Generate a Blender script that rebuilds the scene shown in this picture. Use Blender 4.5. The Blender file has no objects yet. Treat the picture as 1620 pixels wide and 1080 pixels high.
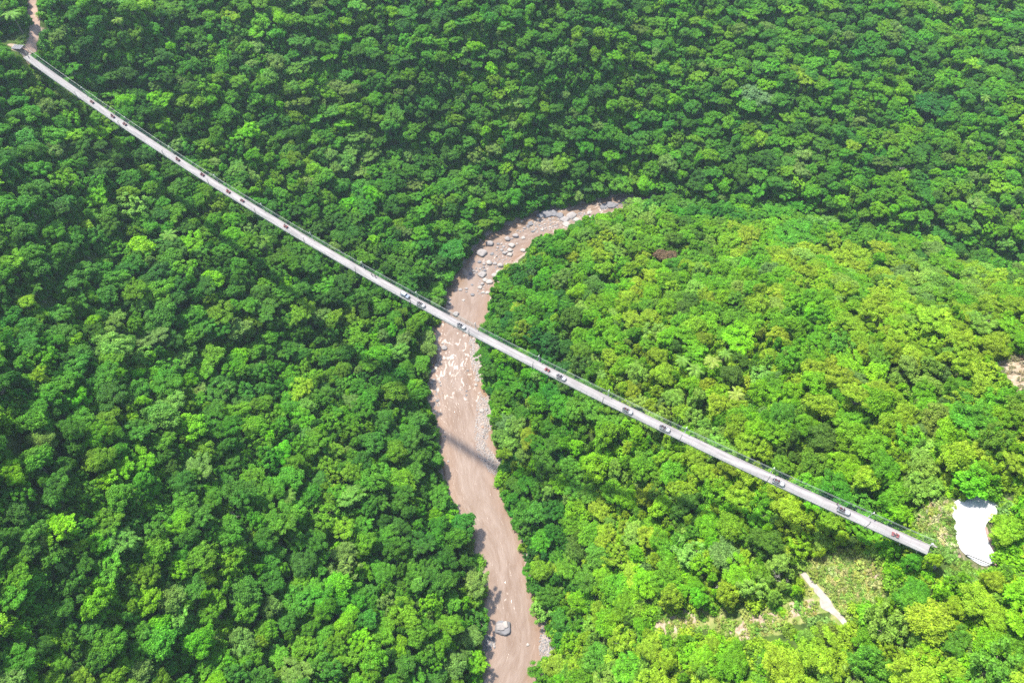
import bpy, bmesh, math, random
import numpy as np
from mathutils import Vector, Matrix, noise as mnoise

# ------------------------------------------------------------------ camera, sky, sun, exposure
S = bpy.context.scene
COL = S.collection
CZ, DZ = 320.0, 120.0              # camera height, height of the bridge ends; the river is at 0
TH = math.radians(54.5)            # camera pitch below the horizon
F = 1080.0                         # focal length in pixels of the 1620 px wide photograph
cd = bpy.data.cameras.new("camera"); cam = bpy.data.objects.new("camera", cd); COL.objects.link(cam)
cd.sensor_width = 36; cd.lens = 24; cd.clip_start = 1; cd.clip_end = 12000
cam.location = (0, 0, CZ); cam.rotation_euler = (math.pi / 2 - TH, 0, 0)
S.camera = cam
SUN_EL = math.radians(62); SUN_DIR = Vector((-0.749, 0.663, 0)).normalized()
w = bpy.data.worlds.new("World"); S.world = w; w.use_nodes = True
nt = w.node_tree; bg = nt.nodes["Background"]
sky = nt.nodes.new("ShaderNodeTexSky"); sky.sky_type = 'NISHITA'; sky.sun_disc = False
sky.sun_elevation = SUN_EL; sky.sun_rotation = math.atan2(SUN_DIR.x, SUN_DIR.y)
sky.altitude = 200; sky.dust_density = 1.5; sky.ozone_density = 1.0
nt.links.new(sky.outputs[0], bg.inputs[0]); bg.inputs[1].default_value = 0.15
sd = bpy.data.lights.new("sun", 'SUN'); sun = bpy.data.objects.new("sun", sd); COL.objects.link(sun)
sd.energy = 4.6; sd.angle = math.radians(2.6); sd.color = (1.0, 0.955, 0.87)
d = (SUN_DIR * math.cos(SUN_EL) + Vector((0, 0, math.sin(SUN_EL))))
sun.rotation_euler = d.to_track_quat('Z', 'Y').to_euler(); sun.location = (0, 0, 400)
vs = S.view_settings; vs.view_transform = 'Standard'; vs.look = 'None'; vs.gamma = 1; vs.use_curve_mapping = False
vs.exposure = 1.25
S.cycles.max_bounces = 6; S.cycles.diffuse_bounces = 4; S.cycles.glossy_bounces = 2; S.cycles.transmission_bounces = 4
S.cycles.transparent_max_bounces = 6; S.cycles.use_denoising = False; S.cycles.volume_bounces = 0

rng = np.random.default_rng(7); random.seed(7)

# ------------------------------------------------------------------ helpers: projection, objects, materials
cT, sT = math.cos(TH), math.sin(TH)
def unproj(px, py, z):
    x = (px - 810) / F; y = (540 - py) / F
    dx, dy, dz = x, cT + y * sT, -sT + y * cT
    t = (z - CZ) / dz
    return np.array([dx * t, dy * t])
def proj(x, y, z):
    zc = y * cT - (z - CZ) * sT
    yc = y * sT + (z - CZ) * cT
    zc = np.maximum(zc, 1.0)
    return 810 + F * x / zc, 540 - F * yc / zc, zc
def in_poly(px, py, poly):
    px = np.asarray(px, float); py = np.asarray(py, float)
    inside = np.zeros(px.shape, bool); n = len(poly)
    for i in range(n):
        x1, y1 = poly[i]; x2, y2 = poly[(i + 1) % n]
        c = ((y1 > py) != (y2 > py))
        xi = (x2 - x1) * (py - y1) / ((y2 - y1) if y2 != y1 else 1e-9) + x1
        inside ^= c & (px < xi)
    return inside
def smooth(a, b, x):
    t = np.clip((x - a) / (b - a), 0, 1); return t * t * (3 - 2 * t)
_tab = np.random.default_rng(3).random((256, 256))
def vnoise(x, y, s, o=0):
    x = np.asarray(x, float) / s + 37.3 * (o + 1); y = np.asarray(y, float) / s + 91.7 * (o + 1)
    xi = np.floor(x).astype(int); yi = np.floor(y).astype(int); fx = x - xi; fy = y - yi
    fx = fx * fx * (3 - 2 * fx); fy = fy * fy * (3 - 2 * fy)
    a = _tab[xi % 256, yi % 256]; b = _tab[(xi + 1) % 256, yi % 256]; c = _tab[xi % 256, (yi + 1) % 256]; e = _tab[(xi + 1) % 256, (yi + 1) % 256]
    return (a + (b - a) * fx) * (1 - fy) + (c + (e - c) * fx) * fy
def fbm(x, y, s, o=0):
    return vnoise(x, y, s, o) * .55 + vnoise(x, y, s / 2.1, o + 3) * .3 + vnoise(x, y, s / 4.3, o + 5) * .15

def mesh_np(name, verts, faces, mats=(), mi=None, smooth_=False):
    me = bpy.data.meshes.new(name)
    verts = np.asarray(verts, np.float32)
    if isinstance(faces, np.ndarray):
        k = faces.shape[1]; nf = len(faces)
        me.vertices.add(len(verts)); me.vertices.foreach_set("co", verts.ravel())
        me.loops.add(nf * k); me.loops.foreach_set("vertex_index", faces.ravel().astype(np.int32))
        me.polygons.add(nf); me.polygons.foreach_set("loop_start", np.arange(0, nf * k, k, dtype=np.int32))
        me.update(calc_edges=True)
    else:
        me.from_pydata([tuple(v) for v in verts.tolist()], [], faces)
    for m in mats: me.materials.append(m)
    if mi is not None: me.polygons.foreach_set("material_index", np.asarray(mi, np.int32))
    if smooth_: me.polygons.foreach_set("use_smooth", np.ones(len(me.polygons), bool))
    me.update(); return me
def link(name, me, parent=None, **props):
    o = bpy.data.objects.new(name, me); COL.objects.link(o)
    if parent: o.parent = parent
    for k, v in props.items(): o[k] = v
    return o
def thing(name, label, cat, loc=(0, 0, 0), rot=(0, 0, 0), group=None, scale=None):
    o = bpy.data.objects.new(name, None); COL.objects.link(o); o.empty_display_size = 0.5
    o.location = loc; o.rotation_euler = rot
    if scale is not None: o.scale = scale
    o['label'] = label; o['category'] = cat
    if group: o['group'] = group
    return o
def copy_tree(o, parent=None):
    c = o.copy(); COL.objects.link(c); c.parent = parent
    for ch in list(o.children): copy_tree(ch, c)
    return c

class MB:
    """collects simple shapes into one mesh"""
    def __init__(s): s.v = []; s.f = []; s.m = []
    def add(s, vs, fs, m=0):
        b = len(s.v); s.v += [tuple(v) for v in vs]; s.f += [tuple(i + b for i in f) for f in fs]; s.m += [m] * len(fs)
    def box(s, c, d, m=0, taper=(1, 1), yaw=0, shear=0):
        hx, hy, hz = d[0] / 2, d[1] / 2, d[2] / 2; vs = []
        for z, t in ((-hz, (1, 1)), (hz, taper)):
            for x, y in ((-hx, -hy), (hx, -hy), (hx, hy), (-hx, hy)):
                X, Y = x * t[0] + (shear if z > 0 else 0), y * t[1]
                if yaw: X, Y = X * math.cos(yaw) - Y * math.sin(yaw), X * math.sin(yaw) + Y * math.cos(yaw)
                vs.append((c[0] + X, c[1] + Y, c[2] + z))
        s.add(vs, [(3, 2, 1, 0), (4, 5, 6, 7), (0, 1, 5, 4), (1, 2, 6, 5), (2, 3, 7, 6), (3, 0, 4, 7)], m)
    def tube(s, pts, r, n=6, m=0, closed=False, cap=True):
        pts = [Vector(p) for p in pts]; N = len(pts); rr = r if isinstance(r, (list, tuple)) else [r] * N; vs = []
        for i, p in enumerate(pts):
            a = pts[i - 1] if (i > 0 or closed) else p; b = pts[(i + 1) % N] if (i < N - 1 or closed) else p
            t = (b - a).normalized(); up = Vector((0, 0, 1)) if abs(t.z) < .9 else Vector((0, 1, 0))
            e1 = t.cross(up).normalized(); e2 = t.cross(e1)
            for k in range(n):
                q = 2 * math.pi * k / n; vs.append(p + (e1 * math.cos(q) + e2 * math.sin(q)) * rr[i])
        fs = []
        for i in range(N if closed else N - 1):
            j = (i + 1) % N
            for k in range(n): fs.append((i * n + k, i * n + (k + 1) % n, j * n + (k + 1) % n, j * n + k))
        if cap and not closed: fs += [tuple(range(n)), tuple(reversed([(N - 1) * n + k for k in range(n)]))]
        s.add(vs, fs, m)
    def cyl(s, c, r, h, axis='z', n=14, m=0, r2=None):
        c = Vector(c); a = {'x': Vector((1, 0, 0)), 'y': Vector((0, 1, 0)), 'z': Vector((0, 0, 1))}[axis]
        s.tube([c - a * h / 2, c + a * h / 2], [r, r if r2 is None else r2], n, m)
    def ball(s, c, r, m=0, n=10, k=7, zs=1, xs=1, ys=1):
        vs = []; fs = []
        for i in range(k + 1):
            t = math.pi * i / k
            for j in range(n):
                q = 2 * math.pi * j / n
                vs.append((c[0] + r * xs * math.sin(t) * math.cos(q), c[1] + r * ys * math.sin(t) * math.sin(q), c[2] + r * zs * math.cos(t)))
        for i in range(k):
            for j in range(n): fs.append((i * n + j, (i + 1) * n + j, (i + 1) * n + (j + 1) % n, i * n + (j + 1) % n))
        s.add(vs, fs, m)
    def mesh(s, name, *mats, sm=False):
        me = bpy.data.meshes.new(name); me.from_pydata(s.v, [], s.f)
        for m in mats: me.materials.append(m)
        me.polygons.foreach_set("material_index", s.m)
        if sm: me.polygons.foreach_set("use_smooth", [True] * len(s.f))
        me.update(); return me

def mat(name, col, rough=.6, metal=0, spec=.5, noise=None, bump=None, alpha=None):
    """principled; noise=(scale, dark factor, light factor), bump=(scale, strength)"""
    m = bpy.data.materials.new(name); m.use_nodes = True; n = m.node_tree.nodes; l = m.node_tree.links; p = n["Principled BSDF"]
    p.inputs["Base Color"].default_value = (*col, 1); p.inputs["Roughness"].default_value = rough; p.inputs["Metallic"].default_value = metal
    p.inputs["Specular IOR Level"].default_value = spec
    tc = n.new("ShaderNodeTexCoord")
    if noise:
        t = n.new("ShaderNodeTexNoise"); t.inputs["Scale"].default_value = noise[0]; t.inputs["Detail"].default_value = 5
        l.new(tc.outputs["Object"], t.inputs["Vector"])
        r = n.new("ShaderNodeValToRGB"); r.color_ramp.elements[0].position = .3; r.color_ramp.elements[1].position = .7
        r.color_ramp.elements[0].color = (*[c * noise[1] for c in col], 1); r.color_ramp.elements[1].color = (*[min(1, c * noise[2]) for c in col], 1)
        l.new(t.outputs["Fac"], r.inputs[0]); l.new(r.outputs[0], p.inputs["Base Color"])
    if bump:
        t2 = n.new("ShaderNodeTexNoise"); t2.inputs["Scale"].default_value = bump[0]; t2.inputs["Detail"].default_value = 6
        l.new(tc.outputs["Object"], t2.inputs["Vector"]); b = n.new("ShaderNodeBump"); b.inputs["Strength"].default_value = bump[1]
        l.new(t2.outputs["Fac"], b.inputs["Height"]); l.new(b.outputs[0], p.inputs["Normal"])
    if alpha is not None: p.inputs["Alpha"].default_value = alpha
    return m

# foliage: the colour of each tree comes from its "tint", leaf by leaf variation from the island
def leaf_mat(name, trans=.42):
    m = bpy.data.materials.new(name); m.use_nodes = True; n = m.node_tree.nodes; l = m.node_tree.links
    p = n["Principled BSDF"]; out = n["Material Output"]
    at = n.new("ShaderNodeAttribute"); at.attribute_type = 'INSTANCER'; at.attribute_name = "tint"
    ge = n.new("ShaderNodeNewGeometry"); mr = n.new("ShaderNodeMapRange"); mr.inputs[3].default_value = .72; mr.inputs[4].default_value = 1.28
    l.new(ge.outputs["Random Per Island"], mr.inputs[0])
    nz = n.new("ShaderNodeTexNoise"); nz.inputs["Scale"].default_value = .22; nz.inputs["Detail"].default_value = 2
    l.new(ge.outputs["Position"], nz.inputs["Vector"])
    m2 = n.new("ShaderNodeMapRange"); m2.inputs[1].default_value = .3; m2.inputs[2].default_value = .7; m2.inputs[3].default_value = .8; m2.inputs[4].default_value = 1.2
    l.new(nz.outputs["Fac"], m2.inputs[0])
    nz4 = n.new("ShaderNodeTexNoise"); nz4.inputs["Scale"].default_value = 1.1; nz4.inputs["Detail"].default_value = 3; l.new(ge.outputs["Position"], nz4.inputs["Vector"])
    m4 = n.new("ShaderNodeMapRange"); m4.inputs[1].default_value = .35; m4.inputs[2].default_value = .65; m4.inputs[3].default_value = .70; m4.inputs[4].default_value = 1.32; l.new(nz4.outputs["Fac"], m4.inputs[0])
    mq = n.new("ShaderNodeMath"); mq.operation = 'MULTIPLY'; l.new(m2.outputs[0], mq.inputs[0]); l.new(m4.outputs[0], mq.inputs[1])
    mu = n.new("ShaderNodeMath"); mu.operation = 'MULTIPLY'; l.new(mr.outputs[0], mu.inputs[0]); l.new(mq.outputs[0], mu.inputs[1])
    sc = n.new("ShaderNodeVectorMath"); sc.operation = 'SCALE'; l.new(at.outputs["Color"], sc.inputs[0]); l.new(mu.outputs[0], sc.inputs["Scale"])
    # a slow drift of hue over the woods, as between neighbouring species
    hs = n.new("ShaderNodeHueSaturation"); nz2 = n.new("ShaderNodeTexNoise"); nz2.inputs["Scale"].default_value = .05
    l.new(ge.outputs["Position"], nz2.inputs["Vector"])
    m3 = n.new("ShaderNodeMapRange"); m3.inputs[1].default_value = .3; m3.inputs[2].default_value = .7; m3.inputs[3].default_value = .487; m3.inputs[4].default_value = .514
    l.new(nz2.outputs["Fac"], m3.inputs[0]); l.new(m3.outputs[0], hs.inputs["Hue"]); l.new(sc.outputs[0], hs.inputs["Color"])
    l.new(hs.outputs[0], p.inputs["Base Color"]); p.inputs["Roughness"].default_value = .5; p.inputs["Specular IOR Level"].default_value = .14
    tr = n.new("ShaderNodeBsdfTranslucent"); l.new(hs.outputs[0], tr.inputs[0])
    mx = n.new("ShaderNodeMixShader"); mx.inputs[0].default_value = trans
    l.new(p.outputs[0], mx.inputs[1]); l.new(tr.outputs[0], mx.inputs[2]); l.new(mx.outputs[0], out.inputs["Surface"])
    return m
M_LEAF = leaf_mat("foliage"); M_GRASS = leaf_mat("grass_blades", .2)
M_BARK = mat("bark", (.19, .16, .12), .9, noise=(2, .6, 1.3), bump=(6, .4))
M_DEADWOOD = mat("dead_wood", (.42, .38, .34), .85, noise=(3, .7, 1.2))

# ------------------------------------------------------------------ the bridge line
A0 = unproj(45, 92, DZ); B0 = unproj(1468, 869, DZ)
BL = float(np.linalg.norm(B0 - A0)); U = (B0 - A0) / BL; NRM = np.array([-U[1], U[0]])   # NRM points away from the camera
SAG = 22.4
def deck_z(s): return DZ - 4 * SAG * s * (1 - s) * (1 - .12 * (s - .5))
def on_deck(s, lat=0, h=0):
    p = A0 + U * BL * s + NRM * lat
    return Vector((p[0], p[1], deck_z(s) + h))
def deck_s(px, py, h=0.8):
    """bridge parameter and sideways offset of the deck point seen at a pixel"""
    s = .5; 
    for _ in range(30):
        p = unproj(px, py, deck_z(s) + h); s = float((p - A0) @ U) / BL
    return s, float((p - A0) @ NRM)
YAW = math.atan2(U[1], U[0])
def deck_rot(s):
    dz = (deck_z(s + .002) - deck_z(s - .002)) / (.004 * BL)
    return (0, -math.atan(dz), YAW)

# ------------------------------------------------------------------ river course and terrain height
CH = [(990, 320, 8), (930, 337, 10), (880, 349, 12), (830, 367, 13), (790, 393, 14), (765, 423, 13), (742, 455, 13), (736, 490, 14), (724, 520, 14),
      (720, 560, 14), (719, 600, 14.5), (728, 640, 16), (738, 680, 15), (743, 720, 15), (747, 760, 13.5), (757, 800, 12.5), (783, 840, 11.5), (792, 880, 11), (800, 920, 10.5),
      (808, 960, 12), (818, 1000, 14), (815, 1040, 12.5), (797, 1080, 10.5), (780, 1130, 11)]
CHW = [(560, 300, 4), (450, 268, 3)] + [(*unproj(a, b, 0), c) for a, b, c in [(1620, 443, 2.5), (1420, 398, 2.5), (1250, 358, 2.5), (1120, 333, 3), (1050, 321, 4)] + CH] + [(-12, 0, 12), (-20, -140, 12), (0, -400, 12)]
CHW = np.array(CHW)
seg = [CHW[0]]
for a, b in zip(CHW[:-1], CHW[1:]):
    k = max(1, int(np.linalg.norm(b[:2] - a[:2]) / 3)); seg += [a + (b - a) * i / k for i in range(1, k + 1)]
CHD = np.array(seg)
for _ in range(3): CHD[1:-1] = (CHD[:-2] + CHD[1:-1] * 2 + CHD[2:]) / 4
def bank_dist(x, y):
    """distance to the water's edge (negative inside the channel)"""
    x = np.asarray(x, float).ravel(); y = np.asarray(y, float).ravel(); out = np.full(x.shape, 1e9)
    for i in range(0, len(CHD), 1):
        dd = np.hypot(x - CHD[i, 0], y - CHD[i, 1]) - CHD[i, 2]; np.minimum(out, dd, out)
    return out
CP = [(0,0,125),(120,0,124),(250,0,112),(400,0,98),(550,0,87),(700,0,79),(850,0,75),(1000,0,71),(1150,0,69),(1300,0,68),(1450,0,66),(1620,0,66),
 (0,60,122),(45,85,119.6),(100,50,118),(300,120,90),(500,120,70),(700,120,58),(900,120,50),(1100,120,46),(1300,120,46),(1500,120,46),(1620,130,48),
 (150,150,92),(300,230,68),(450,230,48),(600,230,36),(750,230,28),(900,200,27),(1100,220,21),(1300,220,23),(1500,240,27),(1620,250,29),
 (1000,270,9),(1200,290,10),(1450,330,11),(0,200,112),(0,350,110),(0,560,108),(0,760,106),(0,920,102),(0,1080,98),(150,260,84),(150,400,88),(150,600,88),(150,800,82),(150,1000,76),
 (300,350,64),(300,500,64),(300,700,62),(300,900,56),(300,1080,50),(450,420,40),(450,600,42),(450,800,38),(450,1000,34),(580,500,22),(580,650,22),(600,820,20),(620,980,20),
 (860,500,16),(860,620,18),(880,760,22),(900,900,26),(920,1040,30),(1000,420,24),(1000,560,42),(1000,700,48),(1020,850,52),(1020,1000,56),
 (1150,400,24),(1150,500,52),(1150,640,68),(1180,780,74),(1180,900,74),(1180,1060,72),(1300,450,48),(1300,560,78),(1300,700,92),(1320,810,92),(1320,920,90),(1320,1060,90),
 (1450,440,34),(1450,520,72),(1450,640,98),(1450,760,109),(1420,850,103),(1440,980,108),(1450,1080,108),(1475,870,118),(1500,860,119.7),(1540,830,120),(1560,900,120),(1560,960,119.5),
 (1620,1000,121),(1560,1080,118),(1620,760,124),(1540,700,118),(1620,600,112),(1560,520,88),(1620,480,55)]
cp = np.array([(*unproj(a, b, c), c) for a, b, c in CP] + [(-430,150,130),(-420,400,145),(-330,540,140),(-120,580,120),(120,600,105),(330,590,98),(520,560,100),(540,380,60),
     (520,200,110),(420,60,130),(300,-60,130),(180,-100,120),(80,-60,70),(90,-160,80),(-90,-60,60),(-110,-160,70),(-260,-80,105),(-420,-60,125)])
def _k(r2): return .5 * r2 * np.log(r2 + 1e-9)
_P = cp[:, :2] / 100.0; n_ = len(_P)
_K = _k(((_P[:, None] - _P[None]) ** 2).sum(-1)) + np.eye(n_) * .004
_Q = np.hstack([np.ones((n_, 1)), _P]); _A = np.block([[_K, _Q], [_Q.T, np.zeros((3, 3))]])
_W = np.linalg.solve(_A, np.concatenate([cp[:, 2], np.zeros(3)]))
def tps(x, y):
    X = np.stack([x, y], -1) / 100.0; out = np.zeros(len(X))
    for i in range(0, len(X), 20000):
        c = X[i:i + 20000]; r2 = ((c[:, None] - _P[None]) ** 2).sum(-1)
        out[i:i + 20000] = _k(r2) @ _W[:n_] + _W[n_] + c @ _W[n_ + 1:]
    return out
R_END = B0 + U * 12
def height(x, y):
    sh = np.shape(x); x = np.asarray(x, float).ravel(); y = np.asarray(y, float).ravel()
    out = np.hypot(np.maximum(np.abs(x - 40) - 470, 0), np.maximum(np.abs(y - 240) - 350, 0))
    cx = np.clip(x, -430, 510); cy = np.clip(y, -110, 590)
    h = tps(cx, cy)
    amp = smooth(0, 60, np.hypot(x - A0[0], y - A0[1])) * smooth(10, 70, np.hypot(x - 145, y - 66)) * (1 - .5 * in_poly(*proj(x, y, h)[:2], [(1250, 840), (1420, 850), (1420, 1010), (1000, 1040), (1000, 940)]))
    h = h + amp * ((vnoise(x, y, 70, 1) - .5) * 25 + (vnoise(x, y, 31, 2) - .5) * 11 + (vnoise(x, y, 12, 4) - .5) * 2.5)
    far = smooth(0, 300, out)
    h = h * (1 - far) + far * (60 + 90 * fbm(x, y, 600, 8))
    # keep clear of the deck
    s = ((x - A0[0]) * U[0] + (y - A0[1]) * U[1]) / BL; lat = (x - A0[0]) * NRM[0] + (y - A0[1]) * NRM[1]
    sc = np.clip(s, 0, 1); lim = deck_z(sc) - .8 - 12 * np.minimum(smooth(0, .06, sc), smooth(0, .07, 1 - sc))
    wl = (1 - smooth(5, 24, np.abs(lat))) * ((s > -.003) & (s < 1.004)); h = h - np.maximum(h - lim, 0) * wl
    b = bank_dist(x, y)
    h = np.maximum(h, 3 + .35 * np.clip(b, 0, 60))
    bank = .45 * b + .012 * b * b
    t = smooth(6, 34, b)
    h = np.where(b > 0, bank * (1 - t) + h * t, -np.clip(-b, 0, 4) * .4)
    return h.reshape(sh)
# terrain grid: 2.5 m in the middle, coarser outwards to the horizon
def axis(a, b, st):
    core = np.arange(a, b + .1, st); o = []; v = 0; g = st
    while v < 5200: g *= 1.22; v += g; o.append(v)
    return np.concatenate([a - np.array(o[::-1]), core, b + np.array(o)])
gx = axis(-440, 520, 2.5); gy = axis(-120, 600, 2.5)
GX, GY = np.meshgrid(gx, gy, indexing='ij'); GZ = height(GX, GY)
GRAVEL_BAR = [(759,618),(779,640),(781,665),(772,690),(770,705),(787,725),(799,742),(792,756),(775,747),(757,722),(750,692),(752,650)]
BAR2 = [(858, 985), (878, 1005), (880, 1030), (856, 1046), (852, 1020)]
ROCKS_L = [(764, 1004), (782, 1006), (784, 1024), (764, 1030)]
BAR3 = [(742, 532), (758, 540), (762, 600), (752, 604), (744, 570)]
p_x, p_y, _ = proj(GX, GY, 0 * GX)
gb = np.zeros(GX.shape)
for P_ in (GRAVEL_BAR, BAR2, BAR3): gb = np.maximum(gb, in_poly(p_x, p_y, P_).astype(float))
for _ in range(2):
    q = gb.copy(); q[1:-1, 1:-1] = (gb[:-2, 1:-1] + gb[2:, 1:-1] + gb[1:-1, :-2] + gb[1:-1, 2:] + 2 * gb[1:-1, 1:-1]) / 6; gb = q
GZ = np.where(gb > .02, np.maximum(GZ, -1.4 + 1.9 * gb + .25 * vnoise(GX, GY, 5, 9)), GZ)
# level ground for the concrete pad and its approach
PAD = [(1508,798),(1522,787),(1545,783),(1562,790),(1576,801),(1574,816),(1560,828),(1559,842),(1564,860),(1573,880),(1568,892),(1553,895),(1530,880),(1515,862),(1510,830)]
p_x, p_y, _ = proj(GX, GY, 0 * GX + 120)
lev = in_poly(p_x, p_y, [(1480, 850), (1500, 780), (1560, 770), (1606, 800), (1600, 905), (1560, 915), (1500, 890)]).astype(float)
for _ in range(4):
    q = lev.copy(); q[1:-1, 1:-1] = (lev[:-2, 1:-1] + lev[2:, 1:-1] + lev[1:-1, :-2] + lev[1:-1, 2:] + 2 * lev[1:-1, 1:-1]) / 6; lev = q
GZ = GZ * (1 - lev) + 119.8 * lev
def ground(x, y):
    x = np.asarray(x, float); y = np.asarray(y, float)
    i = np.clip(np.searchsorted(gx, x) - 1, 0, len(gx) - 2); j = np.clip(np.searchsorted(gy, y) - 1, 0, len(gy) - 2)
    fx = (x - gx[i]) / (gx[i + 1] - gx[i]); fy = (y - gy[j]) / (gy[j + 1] - gy[j])
    return (GZ[i, j] * (1 - fx) + GZ[i + 1, j] * fx) * (1 - fy) + (GZ[i, j + 1] * (1 - fx) + GZ[i + 1, j + 1] * fx) * fy
def hit(px, py, above=0.0):
    """where the sight line of a pixel meets the surface `above` metres over the ground"""
    x = (px - 810) / F; y = (540 - py) / F; dx, dy, dz = x, cT + y * sT, -sT + y * cT
    t = np.arange(130, 620, .5); X, Y, Z = dx * t, dy * t, CZ + dz * t
    below = Z < ground(X, Y) + above; i = int(np.argmax(below)) if below.any() else len(t) - 1
    return float(X[i]), float(Y[i]), float(ground(X[i], Y[i]))

# areas that the trees leave open, in photograph pixels
RIVER = [(985,321),(955,325),(925,329),(905,330),(880,332),(858,331),(845,337),(835,345),(815,356),(790,368),(765,384),(753,398),(756,410),(740,425),(727,440),(715,455),(709,470),(704,487),(700,505),(692,516),
 (690,530),(696,545),(690,562),(688,585),(680,605),(678,635),(690,645),(699,665),(700,690),(698,700),(705,710),(708,725),(701,742),(703,762),(712,785),(726,806),(758,818),(763,835),(753,850),(754,860),(762,880),(774,905),(778,930),(781,945),(788,962),(786,985),(774,1000),(764,1012),(770,1040),(783,1060),(788,1095),
 (800,1095),(812,1062),(830,1050),(856,1036),(872,1022),(868,1008),(855,990),(842,970),(832,950),(815,940),(822,925),(831,905),(816,890),(829,870),(806,865),(796,840),(801,816),(788,812),(785,790),(780,775),(774,760),(786,745),(793,733),(780,722),(763,705),(766,690),(769,672),(776,658),(776,640),(757,620),(757,600),(752,580),(749,565),(748,550),(744,537),(750,525),(765,515),(769,500),(772,485),(774,455),(780,440),(795,430),(808,420),(825,415),(834,405),(830,392),(832,380),(850,371),(868,369),(880,362),(905,354),(930,344),(955,335),(985,329)]
TRACK = [(38,86),(32,80),(38,70),(50,62),(51,42),(44,16),(38,-20),(58,-20),(64,20),(66,48),(60,64),(52,78)]
SHELTER = [(12, 70), (36, 72), (40, 84), (20, 82)]
MEADOW = [(1284,884),(1320,868),(1372,870),(1402,884),(1404,930),(1384,955),(1358,968),(1346,996),(1322,990),(1300,955),(1272,928),(1258,900)]
CLEAR = [(1446,824),(1455,805),(1478,792),(1500,784),(1506,800),(1504,840),(1511,868),(1500,880),(1482,862),(1450,842)]
PADX = [(1504,795),(1524,781),(1550,779),(1566,788),(1578,801),(1576,818),(1564,830),(1564,842),(1570,860),(1580,882),(1580,902),(1550,905),(1522,890),(1508,866)]
SOIL = [(1034,998),(1042,975),(1068,966),(1100,958),(1130,958),(1160,976),(1200,958),(1250,945),(1296,940),(1304,968),(1250,992),(1190,1014),(1150,1010),(1100,996),(1060,1010)]
SOIL2 = [(1572,572),(1640,556),(1640,625),(1600,618),(1592,596)]
SOIL3 = [(1576,770),(1600,780),(1610,796),(1598,800),(1580,782)]
PATCH = [(1375, 893), (1392, 892), (1394, 915), (1380, 925)]
ROADR = [(1606, 868), (1618, 876), (1640, 900), (1640, 940), (1612, 895)]
ENDW = [(1455,862),(1462,846),(1490,862),(1500,876),(1484,884)]
PATHP = [(1258,900),(1270,896),(1285,912),(1304,932),(1318,950),(1326,966),(1342,982),(1346,992),(1334,996),(1318,984),(1298,966),(1296,950),(1280,930)]
LIT = [(24, 50), (42, 40), (42, 72), (28, 76)]
OPEN = [PADX, LIT, PATHP, RIVER, TRACK, SHELTER, MEADOW, CLEAR, SOIL, SOIL2, SOIL3, PAD, ROADR, ENDW]

# terrain mesh with masks
Pg = np.stack([GX, GY, GZ], -1).reshape(-1, 3)
ni, nj = GX.shape; I = np.arange(ni * nj).reshape(ni, nj)
fq = np.stack([I[:-1, :-1], I[1:, :-1], I[1:, 1:], I[:-1, 1:]], -1).reshape(-1, 4)
px_, py_, zc_ = proj(Pg[:, 0], Pg[:, 1], Pg[:, 2])
soil = np.zeros(len(Pg)); gras = np.zeros(len(Pg))
SOILS = [[(1036,994),(1046,976),(1072,970),(1100,966),(1108,980),(1084,994),(1060,1004)], [(1152,992),(1172,984),(1204,972),(1232,964),(1230,984),(1200,1004),(1168,1010)], [(1240,962),(1268,950),(1290,948),(1292,964),(1262,976),(1244,978)]]
for P_ in (*SOILS, SOIL2, SOIL3, TRACK, PATCH, SHELTER): soil = np.maximum(soil, in_poly(px_, py_, P_).astype(float))
for P_ in (MEADOW, CLEAR, ENDW, SOIL): gras = np.maximum(gras, in_poly(px_, py_, P_).astype(float))
soil[(lev.ravel() > .5) & (gras < .5)] = .45
stone = ((bank_dist(Pg[:, 0], Pg[:, 1]) < 2.5) & (Pg[:, 2] < 6)).astype(float)

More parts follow.
